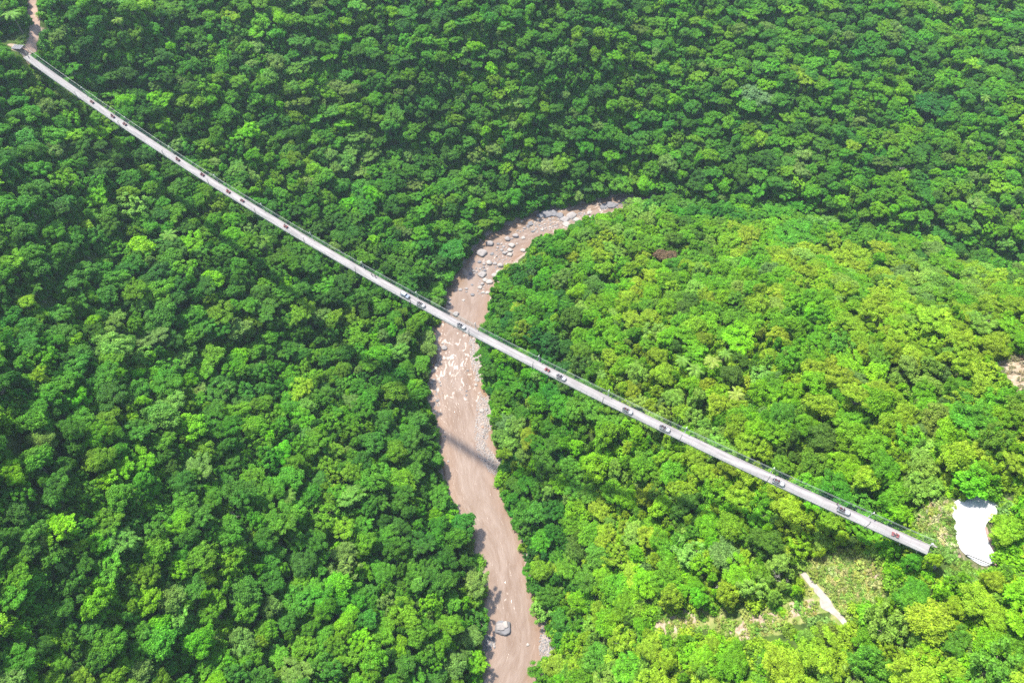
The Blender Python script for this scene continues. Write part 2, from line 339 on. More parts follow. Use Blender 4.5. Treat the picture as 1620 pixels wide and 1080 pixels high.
def terrain_mat():
    m = bpy.data.materials.new("terrain_ground"); m.use_nodes = True; n = m.node_tree.nodes; l = m.node_tree.links; p = n["Principled BSDF"]
    ge = n.new("ShaderNodeNewGeometry")
    def nz(scale, det=5):
        t = n.new("ShaderNodeTexNoise"); t.inputs["Scale"].default_value = scale; t.inputs["Detail"].default_value = det; l.new(ge.outputs["Position"], t.inputs["Vector"]); return t.outputs["Fac"]
    def ramp(src, c0, c1, a=.35, b=.65):
        r = n.new("ShaderNodeValToRGB"); r.color_ramp.elements[0].position = a; r.color_ramp.elements[1].position = b
        r.color_ramp.elements[0].color = (*c0, 1); r.color_ramp.elements[1].color = (*c1, 1); l.new(src, r.inputs[0]); return r.outputs[0]
    def mask(att, br=.5):
        a = n.new("ShaderNodeAttribute"); a.attribute_name = att
        s = n.new("ShaderNodeMath"); s.operation = 'ADD'; l.new(a.outputs["Fac"], s.inputs[0])
        k = n.new("ShaderNodeMath"); k.operation = 'MULTIPLY_ADD'; l.new(nz(.45), k.inputs[0]); k.inputs[1].default_value = br * 2; k.inputs[2].default_value = -br
        l.new(k.outputs[0], s.inputs[1]); r = n.new("ShaderNodeMapRange"); r.inputs[1].default_value = .4; r.inputs[2].default_value = .6; l.new(s.outputs[0], r.inputs[0]); return r.outputs[0]
    def mix(fac, a, b):
        x = n.new("ShaderNodeMix"); x.data_type = 'RGBA'; l.new(fac, x.inputs[0]); l.new(a, x.inputs[6]); l.new(b, x.inputs[7]); return x.outputs[2]
    base = ramp(nz(.3), (.03, .05, .012), (.06, .10, .018))
    c = mix(mask("gras"), base, ramp(nz(.5), (.12, .17, .035), (.24, .23, .09)))
    c = mix(mask("soil", .35), c, ramp(nz(.8), (.20, .15, .10), (.36, .29, .21)))
    c = mix(mask("stone", .3), c, ramp(nz(1.5), (.16, .12, .10), (.32, .26, .22)))
    l.new(c, p.inputs["Base Color"]); p.inputs["Roughness"].default_value = .95; p.inputs["Specular IOR Level"].default_value = .1
    b = n.new("ShaderNodeBump"); b.inputs["Strength"].default_value = .6; b.inputs["Distance"].default_value = .4; l.new(nz(1.3, 8), b.inputs["Height"]); l.new(b.outputs[0], p.inputs["Normal"])
    return m
me = mesh_np("terrain", Pg, fq, [terrain_mat()], smooth_=True)
for nm, arr in (("soil", soil), ("gras", gras), ("stone", stone)):
    a = me.attributes.new(nm, 'FLOAT', 'POINT'); a.data.foreach_set("value", arr.astype(np.float32))
link("terrain", me, kind="structure")

# river: one sheet along the channel, wider than the channel so that it ends inside the banks
def water_mat():
    m = bpy.data.materials.new("muddy_water"); m.use_nodes = True; n = m.node_tree.nodes; l = m.node_tree.links; p = n["Principled BSDF"]
    at = n.new("ShaderNodeAttribute"); at.attribute_name = "flow"       # (across, along, rapid)
    sp = n.new("ShaderNodeSeparateXYZ"); l.new(at.outputs["Vector"], sp.inputs[0])
    def nz(sc, det, vec=at.outputs["Vector"], stretch=(1, 1, 0), dist=0):
        mp = n.new("ShaderNodeMapping"); mp.inputs["Scale"].default_value = stretch; l.new(vec, mp.inputs[0])
        t = n.new("ShaderNodeTexNoise"); t.inputs["Scale"].default_value = sc; t.inputs["Detail"].default_value = det; t.inputs["Distortion"].default_value = dist; l.new(mp.outputs[0], t.inputs["Vector"]); return t.outputs["Fac"]
    r = n.new("ShaderNodeValToRGB"); e = r.color_ramp.elements; e[0].position = .3; e[0].color = (.160, .107, .073, 1); e[1].position = .7; e[1].color = (.228, .171, .134, 1)
    l.new(nz(.22, 6, stretch=(1, .28, 0), dist=1.1), r.inputs[0])
    ab = n.new("ShaderNodeMath"); ab.operation = 'ABSOLUTE'; l.new(sp.outputs[0], ab.inputs[0]); em = n.new("ShaderNodeMapRange"); em.inputs[1].default_value = 5; em.inputs[2].default_value = 15; em.inputs[4].default_value = .85; l.new(ab.outputs[0], em.inputs[0])
    en = n.new("ShaderNodeMath"); en.operation = 'MULTIPLY'; l.new(em.outputs[0], en.inputs[0]); l.new(nz(.16, 3, stretch=(1, .3, 0)), en.inputs[1])
    ex = n.new("ShaderNodeMix"); ex.data_type = 'RGBA'; l.new(en.outputs[0], ex.inputs[0]); l.new(r.outputs[0], ex.inputs[6]); ex.inputs[7].default_value = (.22, .115, .055, 1)
    # foam where the water breaks
    f = nz(.42, 5, stretch=(1, .55, 0), dist=1.2)
    a = n.new("ShaderNodeMath"); a.operation = 'MULTIPLY_ADD'; l.new(sp.outputs[2], a.inputs[0]); a.inputs[1].default_value = .30; l.new(f, a.inputs[2])
    fr = n.new("ShaderNodeMapRange"); fr.inputs[1].default_value = .80; fr.inputs[2].default_value = .9; l.new(a.outputs[0], fr.inputs[0])
    mx = n.new("ShaderNodeMix"); mx.data_type = 'RGBA'; l.new(fr.outputs[0], mx.inputs[0]); l.new(ex.outputs[2], mx.inputs[6]); mx.inputs[7].default_value = (.42, .36, .31, 1)
    l.new(mx.outputs[2], p.inputs["Base Color"]); p.inputs["Roughness"].default_value = .14; p.inputs["Specular IOR Level"].default_value = .5
    cal = n.new("ShaderNodeMath"); cal.operation = 'MULTIPLY'; cal.inputs[1].default_value = .55; l.new(nz(.5, 3, stretch=(1, .35, 0), dist=1.5), cal.inputs[0])
    h = n.new("ShaderNodeMath"); h.operation = 'MULTIPLY_ADD'; l.new(nz(.9, 4, stretch=(1, .45, 0), dist=.6), h.inputs[0]); l.new(sp.outputs[2], h.inputs[1]); l.new(cal.outputs[0], h.inputs[2])
    b = n.new("ShaderNodeBump"); b.inputs["Strength"].default_value = .55; b.inputs["Distance"].default_value = .25; l.new(h.outputs[0], b.inputs["Height"]); l.new(b.outputs[0], p.inputs["Normal"])
    return m
vv, fl = [], []; al = 0; NA = 15
rap = [(990, .9), (900, .8)]
cpx, cpy, _ = proj(CHD[:, 0], CHD[:, 1], 0 * CHD[:, 0])
for i in range(len(CHD)):
    t = CHD[min(i + 1, len(CHD) - 1), :2] - CHD[max(i - 1, 0), :2]; t = t / np.linalg.norm(t); nn = np.array([-t[1], t[0]])
    if i: al += np.linalg.norm(CHD[i, :2] - CHD[i - 1, :2])
    rp = float(np.interp(cpy[i], [320, 360, 440, 475, 500, 530, 560, 620, 680, 720, 850, 930, 980, 1060], [.85, .7, .5, .2, .35, .75, .92, .75, .5, .25, .2, .45, .45, .3])) if 680 < cpx[i] < 1000 else .3
    for k in range(NA):
        o = (k / (NA - 1) * 2 - 1) * (CHD[i, 2] + 4); P = CHD[i, :2] + nn * o
        vv.append((P[0], P[1], 0)); fl.append((o, al, rp))
I2 = np.arange(len(vv)).reshape(len(CHD), NA)
me = mesh_np("river", vv, np.stack([I2[:-1, :-1], I2[:-1, 1:], I2[1:, 1:], I2[1:, :-1]], -1).reshape(-1, 4), [water_mat()], smooth_=True)
a = me.attributes.new("flow", 'FLOAT_VECTOR', 'POINT'); a.data.foreach_set("vector", np.array(fl, np.float32).ravel())
link("river", me, kind="structure")
# ------------------------------------------------------------------ trees: crowns of leaf clumps over limbs
def leaves(c, nrm, L, W, g):
    """one rhombic leaf spray per row of c"""
    N = len(c); r = g.normal(size=(N, 3)); t = np.cross(nrm, r); t /= np.linalg.norm(t, axis=1, keepdims=True) + 1e-9
    s = np.cross(nrm, t); L = L[:, None]; W = W[:, None]
    v = np.stack([c - t * L, c + s * W, c + t * L - nrm * L * .25, c - s * W], 1).reshape(-1, 3)
    return v, np.arange(N * 4).reshape(N, 4)
_ico = None
def ico():
    global _ico
    if _ico is None:
        b = bmesh.new(); bmesh.ops.create_icosphere(b, subdivisions=1, radius=1)
        _ico = (np.array([v.co[:] for v in b.verts]), np.array([[v.index for v in f.verts] for f in b.faces])); b.free()
    return _ico
def puff_crown(g, n, ax, cz, pr, leaf, dens=1.0, flat=.8, low=-.15, core=True, lean=0, lobes=((0, 0, 0, 1),)):
    """n leaf clumps on the upper shell of an ellipsoid with half axes ax at height cz"""
    n = int(n * 1.55); pr = (pr[0] * .66, pr[1] * .84); leaf = leaf * .86; C, R = [], []
    for i in range(n):
        for _ in range(60):
            d = g.normal(size=3); d /= np.linalg.norm(d)
            if d[2] < low: continue
            k = g.uniform(.66, 1.14); lb = lobes[i % len(lobes)]; c = np.array([d[0] * ax[0], d[1] * ax[1], d[2] * ax[2]]) * k * lb[3] + np.array(lb[:3]); r = g.uniform(*pr) * (.6 + .4 * lb[3])
            if all(np.linalg.norm(c - q) > .62 * (r + s) for q, s in zip(C, R)): break
        C.append(c); R.append(r)
    C = np.array(C); R = np.array(R); C[:, 2] += cz; C[:, 0] += lean * (C[:, 2] - cz)
    V, Fc, off = [], [], 0
    for c, r in zip(C, R):
        N = int(165 * r * r * dens); d = g.normal(size=(N, 3)); d[:, 2] += .45; d /= np.linalg.norm(d, axis=1, keepdims=True)
        rr = r * g.uniform(.78, 1.12, N) * (1 + .22 * np.sin(d[:, 0] * 7 + c[0] * 3) * np.sin(d[:, 1] * 6 + c[1] * 3))
        p = c + d * rr[:, None] * np.array([1, 1, flat])
        keep = np.ones(N, bool)
        for c2, r2 in zip(C, R):
            if c2 is not c: keep &= (np.linalg.norm((p - c2) / np.array([1, 1, flat]), axis=1) > .72 * r2) | (np.abs(c2 - c).sum() < 1e-6)
        p = p[keep]; d = d[keep]; N = len(p)
        nr = d * .6 + g.normal(size=(N, 3)) * .38; nr[:, 2] += .55; nr /= np.linalg.norm(nr, axis=1, keepdims=True)
        L = leaf * g.uniform(.7, 1.35, N); v, f = leaves(p, nr, L, L * g.uniform(.5, .75, N), g)
        V.append(v); Fc.append(f + off); off += len(v)
    core_v, core_f, o2 = [], [], 0
    if core:
        iv, if_ = ico()
        for c, r in zip(C, R):
            v = iv * (r * .74) * np.array([1, 1, flat]) * g.uniform(.85, 1.12, (len(iv), 1)) + c
            core_v.append(v); core_f.append(if_ + o2); o2 += len(v)
    return (np.concatenate(V), np.concatenate(Fc), np.concatenate(core_v) if core else np.zeros((0, 3)), np.concatenate(core_f) if core else np.zeros((0, 3), int), C, R)
def crown_mesh(name, parts, mats, skirt=None):
    V, fs, mi, off = [], [], [], 0
    for v, f, cv, cf in parts:
        V += [v, cv]; fs += [tuple(r) for r in (f + off).tolist()]; fs += [tuple(r) for r in (cf + off + len(v)).tolist()]; off += len(v) + len(cv)
    return mesh_np(name, np.concatenate(V), fs, mats)
def trunk_mb(g, h, r, C, R, nl=6, mb=None):
    mb = mb or MB(); top = h * .62; bend = g.uniform(-.5, .5, 2)
    pts = [(0, 0, -1.5), (bend[0] * .2, bend[1] * .2, top * .35), (bend[0] * .6, bend[1] * .6, top * .7), (bend[0], bend[1], top)]
    mb.tube(pts, [r * 1.25, r, r * .8, r * .55], 8)
    for i in range(min(nl, len(C))):
        c = C[i]; b = Vector(pts[2]) * (.9 + .03 * i)
        m_ = (b + Vector(c)) / 2 + Vector((0, 0, -.4)); mb.tube([b, m_, Vector(c)], [r * .42, r * .28, r * .1], 5)
    return mb
FORMS = []      # (crown mesh, trunk mesh, what it looks like)
def form(desc, seed, n, ax, cz, pr, leaf, h, dens=1, flat=.8, low=-.15, extra=None, lean=0, nl=None):
    g = np.random.default_rng(seed)
    if nl is None: nl = int(g.integers(2, 5))
    lobes = [(0, 0, 0, 1.0)] if nl == 1 else [(ax[0] * .48 * math.cos(6.28 * i / nl + seed), ax[1] * .48 * math.sin(6.28 * i / nl + seed), float(g.uniform(-1.1, 1.0)), float(g.uniform(.5, .85))) for i in range(nl)]
    v, f, cv, cf, C, R = puff_crown(g, n, ax, cz, pr, leaf, dens, flat, low, lean=lean, lobes=lobes)
    if extra is None and cz < 9.4: extra = [(9, (ax[0] * .8, ax[1] * .8, 2.4), 4.4, (.9, 1.5), leaf * 1.1, .8 * dens, 1.1, -.8)]
    if extra is None: extra = [(7, (2.3, 2.3, 2.4), 5.0, (.8, 1.4), leaf * 1.1, .8 * dens, 1.1, -.8)]
    parts = [(v, f, cv, cf)]
    if extra:
        for e in extra:
            v, f, cv, cf, c2, r2 = puff_crown(g, *e); parts.append((v, f, cv, cf))
    cm = crown_mesh("crown", parts, [M_LEAF]); tm = trunk_mb(g, h, .26, C, R).mesh("trunk", M_BARK, sm=True)
    FORMS.append((cm, tm, desc))
form("round-topped", 1, 24, (3.5, 3.5, 2.6), 8.2, (1.15, 1.9), .25, 11)
form("round-topped", 2, 30, (3.8, 3.5, 3.0), 8.0, (.95, 1.7), .22, 11)
form("billowing", 3, 20, (3.3, 3.7, 2.8), 8.2, (1.5, 2.3), .27, 12)
form("billowing", 4, 34, (4.0, 3.6, 2.6), 8.4, (.9, 1.8), .23, 11, extra=[(8, (3.4, 3.4, 2.0), 5.2, (1.0, 1.6), .24, 1, .9, -.6)])
form("flat-topped", 5, 26, (4.2, 4.0, 1.2), 9.6, (1.0, 1.6), .20, 12, flat=.5, low=-.05)
form("flat-topped", 6, 18, (4.0, 4.2, 1.0), 9.8, (1.2, 1.9), .22, 12, flat=.42, low=0)
form("vine-draped", 7, 16, (2.3, 2.2, 2.2), 10.5, (1.1, 1.8), .24, 14, extra=[(16, (2.6, 2.5, 4.5), 5.5, (.9, 1.6), .25, 1, 1.2, -.8)])
form("vine-draped", 8, 14, (2.6, 2.4, 1.8), 10.0, (1.2, 1.9), .26, 13, extra=[(18, (3.0, 2.8, 4.2), 5.0, (1.0, 1.7), .24, 1, 1.2, -.8)])
form("open-crowned", 9, 17, (3.9, 3.7, 2.4), 8.6, (.8, 1.5), .26, 11, dens=.8)
form("open-crowned", 10, 22, (4.2, 3.9, 2.9), 8.2, (.8, 1.35), .28, 12, dens=.75)
form("fine-leaved", 11, 28, (3.7, 3.8, 2.3), 8.6, (1.0, 1.7), .16, 11, dens=1.9)
form("fine-leaved", 12, 22, (3.5, 3.5, 2.9), 8.2, (1.2, 2.0), .17, 12, dens=1.7)
form("broad-leaved", 13, 22, (3.5, 3.5, 2.7), 8.1, (1.1, 1.8), .36, 11, dens=.62)
NBIG = len(FORMS)
def low_form(seed, n, ax, pr, leaf, flat=.8, m=M_LEAF, dens=1.0):
    g = np.random.default_rng(seed); v, f, cv, cf, C, R = puff_crown(g, n, ax, .4, pr, leaf, dens, flat, -.1)
    return crown_mesh("shrub_foliage", [(v, f, cv, cf)], [m])
SHR = [low_form(21, 7, (1.3, 1.3, 1.0), (.6, 1.1), .2), low_form(22, 9, (1.5, 1.2, 1.3), (.6, 1.0), .2), low_form(23, 6, (1.1, 1.2, .8), (.7, 1.2), .26, dens=.8)]

# palette (base colours)
PAL = {"dark green": [(.030,.125,.018),(.038,.145,.020),(.026,.11,.024)], "deep green": [(.048,.195,.018),(.042,.175,.028)],
       "green": [(.078,.245,.014),(.092,.235,.018),(.066,.25,.024)], "bright green": [(.115,.33,.010),(.095,.32,.014)],
       "lime green": [(.17,.40,.008),(.14,.40,.008)], "yellow-green": [(.22,.37,.018),(.26,.39,.022)], "grey-green": [(.12,.23,.075),(.10,.21,.065)],
       "olive": [(.14,.21,.03),(.16,.22,.04)], "pale green": [(.17,.35,.05),(.21,.37,.06)], "brown": [(.19,.13,.07)]}
def side_weights(px, py):
    """mix of tree colours by place: the spur right of the river carries yellower woods than the slopes across it"""
    lx = np.interp(py, [0, 330, 420, 520, 700, 850, 1000, 1080], [1e4, 985, 800, 760, 760, 790, 830, 830])
    spur = (px > lx) and (py > np.interp(px, [980, 1150, 1300, 1450, 1620], [325, 345, 370, 405, 440]))
    if spur:
        k = float(np.clip((px - lx) / 260, 0, 1))
        W_ = {"dark green": .01, "deep green": .14 * (1 - k), "green": .30 - .16 * k, "bright green": .27, "lime green": .07 + .15 * k, "yellow-green": .08 + .34 * k, "grey-green": .02, "olive": .02, "pale green": .05 + .06 * k}
    elif py > 640:
        W_ = {"dark green": .12, "deep green": .26, "green": .34, "bright green": .12, "lime green": .02, "yellow-green": .012, "grey-green": .04, "olive": .01, "pale green": .03}
    else:
        r = float(np.clip((px - 900) / 500, 0, 1))
        W_ = {"dark green": .20 - .12 * r, "deep green": .38 - .12 * r, "green": .27 + .12 * r, "bright green": .06 + .06 * r, "lime green": .010, "yellow-green": .012 + .03 * r, "grey-green": .06, "olive": .01 + .01 * r, "pale green": .02}
    return W_
def _spur(px, py):
    return px > np.interp(py, [0, 330, 420, 520, 700, 850, 1000, 1080], [1e4, 985, 800, 760, 760, 790, 830, 830]) and py > np.interp(px, [980, 1150, 1300, 1450, 1620], [325, 345, 370, 405, 440])
def pick_tone(px, py, g):
    W_ = side_weights(px, py); ks = list(W_); ws = np.array([W_[k] for k in ks]); ws = np.cumsum(ws / ws.sum())
    u = float(np.clip(.5 + (float(fbm(px, py, 90, 12)) - .5) * 2.2, 0, .999)) if g.random() < .5 else g.random()     # half of the trees follow their neighbours
    k = ks[min(len(ks) - 1, int(np.searchsorted(ws, u)))]
    c = np.array(PAL[k][g.integers(len(PAL[k]))]) * g.uniform(.85, 1.18) * g.uniform(.94, 1.06, 3)
    sp_ = _spur(px, py); mean = np.array((.222, .36, .016)) if sp_ and px > 900 else np.array((.066, .200, .016))
    if k not in ("brown",): kk = (.30 if sp_ else .25) if k not in ("lime green", "yellow-green") or sp_ else .1; c = c * (1 - kk) + mean * kk * g.uniform(.85, 1.15)
    if not sp_: c = c * (np.array([1.62, 1.32, .9]) if k not in ('lime green', 'yellow-green', 'pale green', 'brown', 'olive') else np.array([.95, 1.1, 1]))
    c = c * float(np.interp(py, [0, 650, 900, 1080], [1.08, 1.0, 1.04, 1.05]))
    return k, tuple(float(v) for v in c)

def clear_of(x, y, z, R, H):
    """True where a crown keeps out of every open area as seen from the camera"""
    ok = np.ones(len(x), bool)
    for (dx, dy, f) in [(0, 0, .97), (0, 0, .45), (0, 0, .1)] + [(.92 * math.cos(q * .785), .92 * math.sin(q * .785), .68) for q in range(8)] + [(.6 * math.cos(q * 1.57), .6 * math.sin(q * 1.57), .3) for q in range(4)]:
        a, b, _ = proj(x + dx * R, y + dy * R, z + H * f)
        for P_ in OPEN: ok &= ~in_poly(a, b, P_)
    return ok
def near_deck(x, y, z, R, H):
    s = ((x - A0[0]) * U[0] + (y - A0[1]) * U[1]) / BL; lat = (x - A0[0]) * NRM[0] + (y - A0[1]) * NRM[1]
    return (s > -.05) & (s < 1.03) & (np.abs(lat) < R + 2.9) & (z + H > deck_z(np.clip(s, 0, 1)) - 1.0)

# special trees: pixel of the crown's middle, radius in px, form, tone, label
SPEC = [(215,388,24,2,"lime green","brightest large lime tree in the dark woods left of the river, below the bridge"),
 (333,438,19,2,"lime green","lime green tree in dark woods, left neighbour of a smaller lime tree below the bridge"),
 (452,445,13,0,"lime green","small lime green tree just below the bridge, left of the river"),
 (156,208,14,3,"lime green","lime green tree close below the first quad bikes on the bridge"),
 (243,152,13,3,"lime green","lime green leafy tree above the bridge near its upper left quarter"),
 (268,72,9,2,"lime green","small lime treetop above the bridge at the upper left"),
 (375,560,16,2,"lime green","lime green patchy tree in the middle of the left woods"),
 (35,475,17,10,"yellow-green","pale yellow-green feathery tree near the left edge of the photo"),
 (60,592,14,4,"yellow-green","small flat yellow-green treetop near the left edge, low down"),
 (424,690,13,0,"lime green","lime tree amid dark trees in the lower left woods"),
 (762,328,10,6,"lime green","lime vine-covered tree above the grey boulders at the river bend"),
 (1171,538,29,4,"lime green","wide flat-topped lime green tree on the spur above the bridge"),
 (1106,946,16,0,"bright green","small dome-shaped bright green tree between bridge and bare soil strip"),
 (1535,756,30,12,"bright green","glossy deep emerald tree with big leaves above the white concrete pad"),
 (1258,372,38,4,"green","large flat umbrella tree along the crest of the spur"),
 (1480,505,32,4,"yellow-green","broad yellow-green tree on the upper right part of the spur"),
 (1053,402,19,10,"brown","brown half-bare tree on the spur's near crest"),
 (1212,372,14,0,"bright green","fresh green round tree on the spur crest beside the umbrella tree"),
 (1210,592,20,9,"pale green","pale mint-green tree right of the palm grove"),
 (1330,772,30,10,"green","soft fine-leaved tree directly above the bridge near its right end"),
 (1545,665,40,4,"green","wide flat olive-green tree right of centre on the right hillside"),
 (1600,838,26,10,"yellow-green","yellow-green tree leaning over the right rim of the white pad"),
 (1190,160,26,2,"green","big rounded tree high on the far slope, above the river bend"),
 (1195,148,24,3,"grey-green","grey-green spreading tree on the far upper right slope"),
 (1480,160,36,3,"dark green","big blue-green tree on the upper right slope"),
 (900,705,0,0,"",""),
 (912,705,13,0,"lime green","small yellow-green treetop below the silver buggies, right of the river"),
 (735,828,22,0,"deep green","dark round tree leaning over the left bank at the river narrows"),
 (590,378,11,2,"lime green","small lime tree above the bridge near the two walkers"),
 (715,395,25,0,"deep green","dark dome-shaped tree jutting over the boulders on the left bank"),
 (838,905,13,4,"green","low spreading tree hanging over the right bank in the lower river"),
 (855,962,18,9,"pale green","pale tree on the right bank across from the big mid-river boulder"),
 (1450,942,34,10,"green","large soft mid-green tree below the right end of the bridge"),
 (1560,955,36,10,"yellow-green","broad yellowish fine-leaved tree at the lower right below the concrete pad"),
 (1095,875,26,9,"pale green","pale green knobbly tree above the small dome-shaped tree"),
 (1450,884,17,10,"green","rounded mid-green tree crowding the lower side of the bridge's right end"),
 (1480,885,12,0,"yellow-green","small yellow-green tree wrapped around the bridge's right end")]
SPEC = [s for s in SPEC if s[2] > 0]

T = []       # dicts: x y z R H form tone tint rot label
for (px, py, rp, fi, tone, lab) in SPEC:
    g = np.random.default_rng(int(px * 7 + py))
    H = 11.0; x, y, z = hit(px, py, H * .8); zc = float(proj(x, y, z + H * .8)[2]); R = rp * zc / F
    if R > 6.2: H = 14.0; x, y, z = hit(px, py, H * .8)
    T.append(dict(x=x, y=y, z=z, R=R, H=H, form=fi, tone=tone, tint=tuple(float(v) * (1.2 if tone != 'brown' else 1) for v in PAL[tone][0]), rot=g.uniform(0, 6.28), label=lab, spec=True))

# candidates over everything the camera sees, with a margin all round
N = 120000
cx = rng.uniform(-430, 520, N); cy = rng.uniform(-60, 590, N); cz_ = ground(cx, cy)
a, b, zc = proj(cx, cy, cz_ + 8)
keep = (a > -330) & (a < 1950) & (b > -260) & (b < 1420) & (bank_dist(cx, cy) > .4)
cx, cy, cz_, a, b = cx[keep], cy[keep], cz_[keep], a[keep], b[keep]
R = 1.6 + 4.2 * rng.random(len(cx)) ** 2.3 + 1.6 * (vnoise(cx, cy, 45, 6) > .6) * rng.random(len(cx))
H = np.maximum(6, 6.5 + 1.1 * R + rng.normal(0, 1.7, len(cx))) * np.where(bank_dist(cx, cy) < 7, .82, 1)
keep = clear_of(cx, cy, cz_, R, H) & ~near_deck(cx, cy, cz_, R, H)
cx, cy, cz_, R, H, a, b = [q[keep] for q in (cx, cy, cz_, R, H, a, b)]
order = np.argsort(-(R + rng.normal(0, .35, len(R)))); grid = {}
def place(x, y, r, k=.585, add=True):
    gi, gj = int(x // 8), int(y // 8)
    for i in range(gi - 1, gi + 2):
        for j in range(gj - 1, gj + 2):
            for (X, Y, Q) in grid.get((i, j), ()):
                if (X - x) ** 2 + (Y - y) ** 2 < (k * (r + Q)) ** 2: return False
    if add: grid.setdefault((gi, gj), []).append((x, y, r))
    return True
for t in T: grid.setdefault((int(t['x'] // 8), int(t['y'] // 8)), []).append((t['x'], t['y'], t['R']))
PALMS = [(455,785,15),(1165,625,15),(1100,585,15),(1128,572,15),(1080,570,13),(1148,560,12),(952,592,10),(268,372,14),(18,22,16),(186,32,10),(1503,802,8),(1560,155,9),(1590,210,9),(1535,225,8),(1325,470,12),(700,690,0)]
PALMS = [p for p in PALMS if p[2] > 0]; PW = []
for (px, py, rp) in PALMS:
    x, y, z = hit(px, py, 10.8); zc1 = float(proj(x, y, z + 10.8)[2]); PW.append((x, y, z, rp * zc1 / F)); grid.setdefault((int(x // 8), int(y // 8)), []).append((x, y, 4.2))
DEADS = [(370,812,9),(1425,265,13),(1262,868,0),(1230,912,12),(1555,505,16),(1565,255,9),(1135,925,9),(1150,1000,0)]
DEADS = [p for p in DEADS if p[2] > 0]; DW = []
for (px, py, rp) in DEADS:
    x, y, z = hit(px, py, 6.0); zc1 = float(proj(x, y, z + 6)[2]); DW.append((x, y, z, rp * zc1 / F)); grid.setdefault((int(x // 8), int(y // 8)), []).append((x, y, 2.2))
gt = np.random.default_rng(11)
for q in order:
    if place(cx[q], cy[q], R[q]):
        tone, tint = pick_tone(a[q], b[q], gt); r = R[q]
        if r > 4.6: fi = int(gt.choice([0, 1, 2, 3, 4, 5, 10, 11, 9]))
        elif r > 3.2: fi = int(gt.choice([0, 1, 2, 3, 6, 7, 8, 9, 10, 11, 12, 4]))
        else: fi = int(gt.choice([0, 1, 2, 6, 7, 8, 11, 12]))
        T.append(dict(x=float(cx[q]), y=float(cy[q]), z=float(cz_[q]), R=float(r), H=float(H[q]), form=fi, tone=tone, tint=tint, rot=float(gt.uniform(0, 6.28)), e=float(gt.uniform(.84, 1.19)), tx=float(gt.normal(0, .07)), ty=float(gt.normal(0, .07)), spec=False))
print("trees", len(T))
def tree_scale(t):
    return (t['R'] / 4.7 * t.get('e', 1), t['R'] / 4.7 / t.get('e', 1), t['H'] / 11.6)

# which 300 show largest: angular size of those inside the frame
for t in T:
    t['px'], t['py'], t['d'] = [float(v) for v in proj(t['x'], t['y'], t['z'] + t['H'] * .8)]
    inside = 0 <= t['px'] <= 1620 and 0 <= t['py'] <= 1080
    t['ang'] = (t['R'] / t['d'] * F) if inside else 0
T.sort(key=lambda t: (-t['spec'], -t['ang']))
IND, REST = T[:300], T[300:]

# labels of trees: how it looks and the nearest thing that one can find
LM = [((45,80),"the left end of the bridge"),((145,161),"the rearmost quad bike"),((281,252),"the fourth quad bike"),((383,317),"the seventh quad bike"),((452,358),"the eighth quad bike"),
 ((590,433),"the two walkers on the bridge"),((641,467),"the hardtop car"),((730,516),"the buggy over the river"),((866,585),"the red quad mid-bridge"),((993,650),"the fourth open buggy"),((1052,678),"the fifth open buggy"),
 ((1141,722),"the empty stretch of deck"),((1232,763),"the buggy at the white post"),((1335,808),"the rightmost open buggy"),((1416,846),"the last red quad"),((1475,868),"the right end of the bridge"),((1540,840),"the white concrete pad"),
 ((1592,785),"the pink soil scrap"),((1605,590),"the bare soil at the right edge"),((1300,940),"the concrete track"),((1345,915),"the sunny meadow"),((1240,975),"the long strip of bare soil"),((1065,985),"the left end of the soil strip"),
 ((1106,946),"the small dome-shaped tree"),((1115,580),"the palm grove"),((1165,620),"the tallest palm"),((1171,538),"the flat lime tree"),((1258,372),"the umbrella tree"),((1053,402),"the brown tree"),((980,322),"the river's upper end"),
 ((795,990),"the big boulder in the lower river"),((735,828),"the river narrows"),((760,690),"the gravel bar"),((790,395),"the river boulders"),((1538,765),"the emerald tree"),((1545,665),"the wide olive tree"),((1210,592),"the mint-green tree"),
 ((1610,1070),"the lower right corner"),((1300,1075),"the bottom edge far right"),((1050,1075),"the bottom edge centre right"),((820,1075),"the river's lower end"),((10,1070),"the lower left corner"),((300,1075),"the left bottom edge"),((560,1075),"the bottom edge centre left"),
 ((10,540),"the left edge at half height"),((215,388),"the bright lime tree"),((375,560),"the patchy lime tree"),((300,5),"the top edge left"),((760,5),"the top edge middle"),((1200,5),"the top edge right"),((1610,10),"the upper right corner"),((1195,155),"the grey-green slope tree"),((1480,160),"the big blue-green tree"),
 ((1610,460),"the right end of the dark gully"),((1450,400),"the dark gully behind the spur"),((1480,505),"the broad yellow-green tree"),((1560,950),"the broad yellowish tree"),((1450,935),"the soft mid-green tree"),((455,785),"the lone left palm"),((1330,772),"the fine-leaved tree by the bridge")]
def where(px, py, skip=0, kind="tree"):
    ds = sorted((math.hypot(px - p[0], py - p[1]), i) for i, (p, _) in enumerate(LM) if math.hypot(px - p[0], py - p[1]) > 12)
    dd, i = ds[skip]; p, nm = LM[i]; dx, dy = px - p[0], py - p[1]
    ang = math.degrees(math.atan2(-dy, dx)) % 360
    w_ = ["right of", "upper right of", "above", "upper left of", "left of", "lower left of", "below", "lower right of"][int((ang + 22.5) // 45) % 8]
    near = "just " if dd < 42 else ("" if dd < 95 else "well ")
    return near + w_ + " " + nm
used_labels = {}
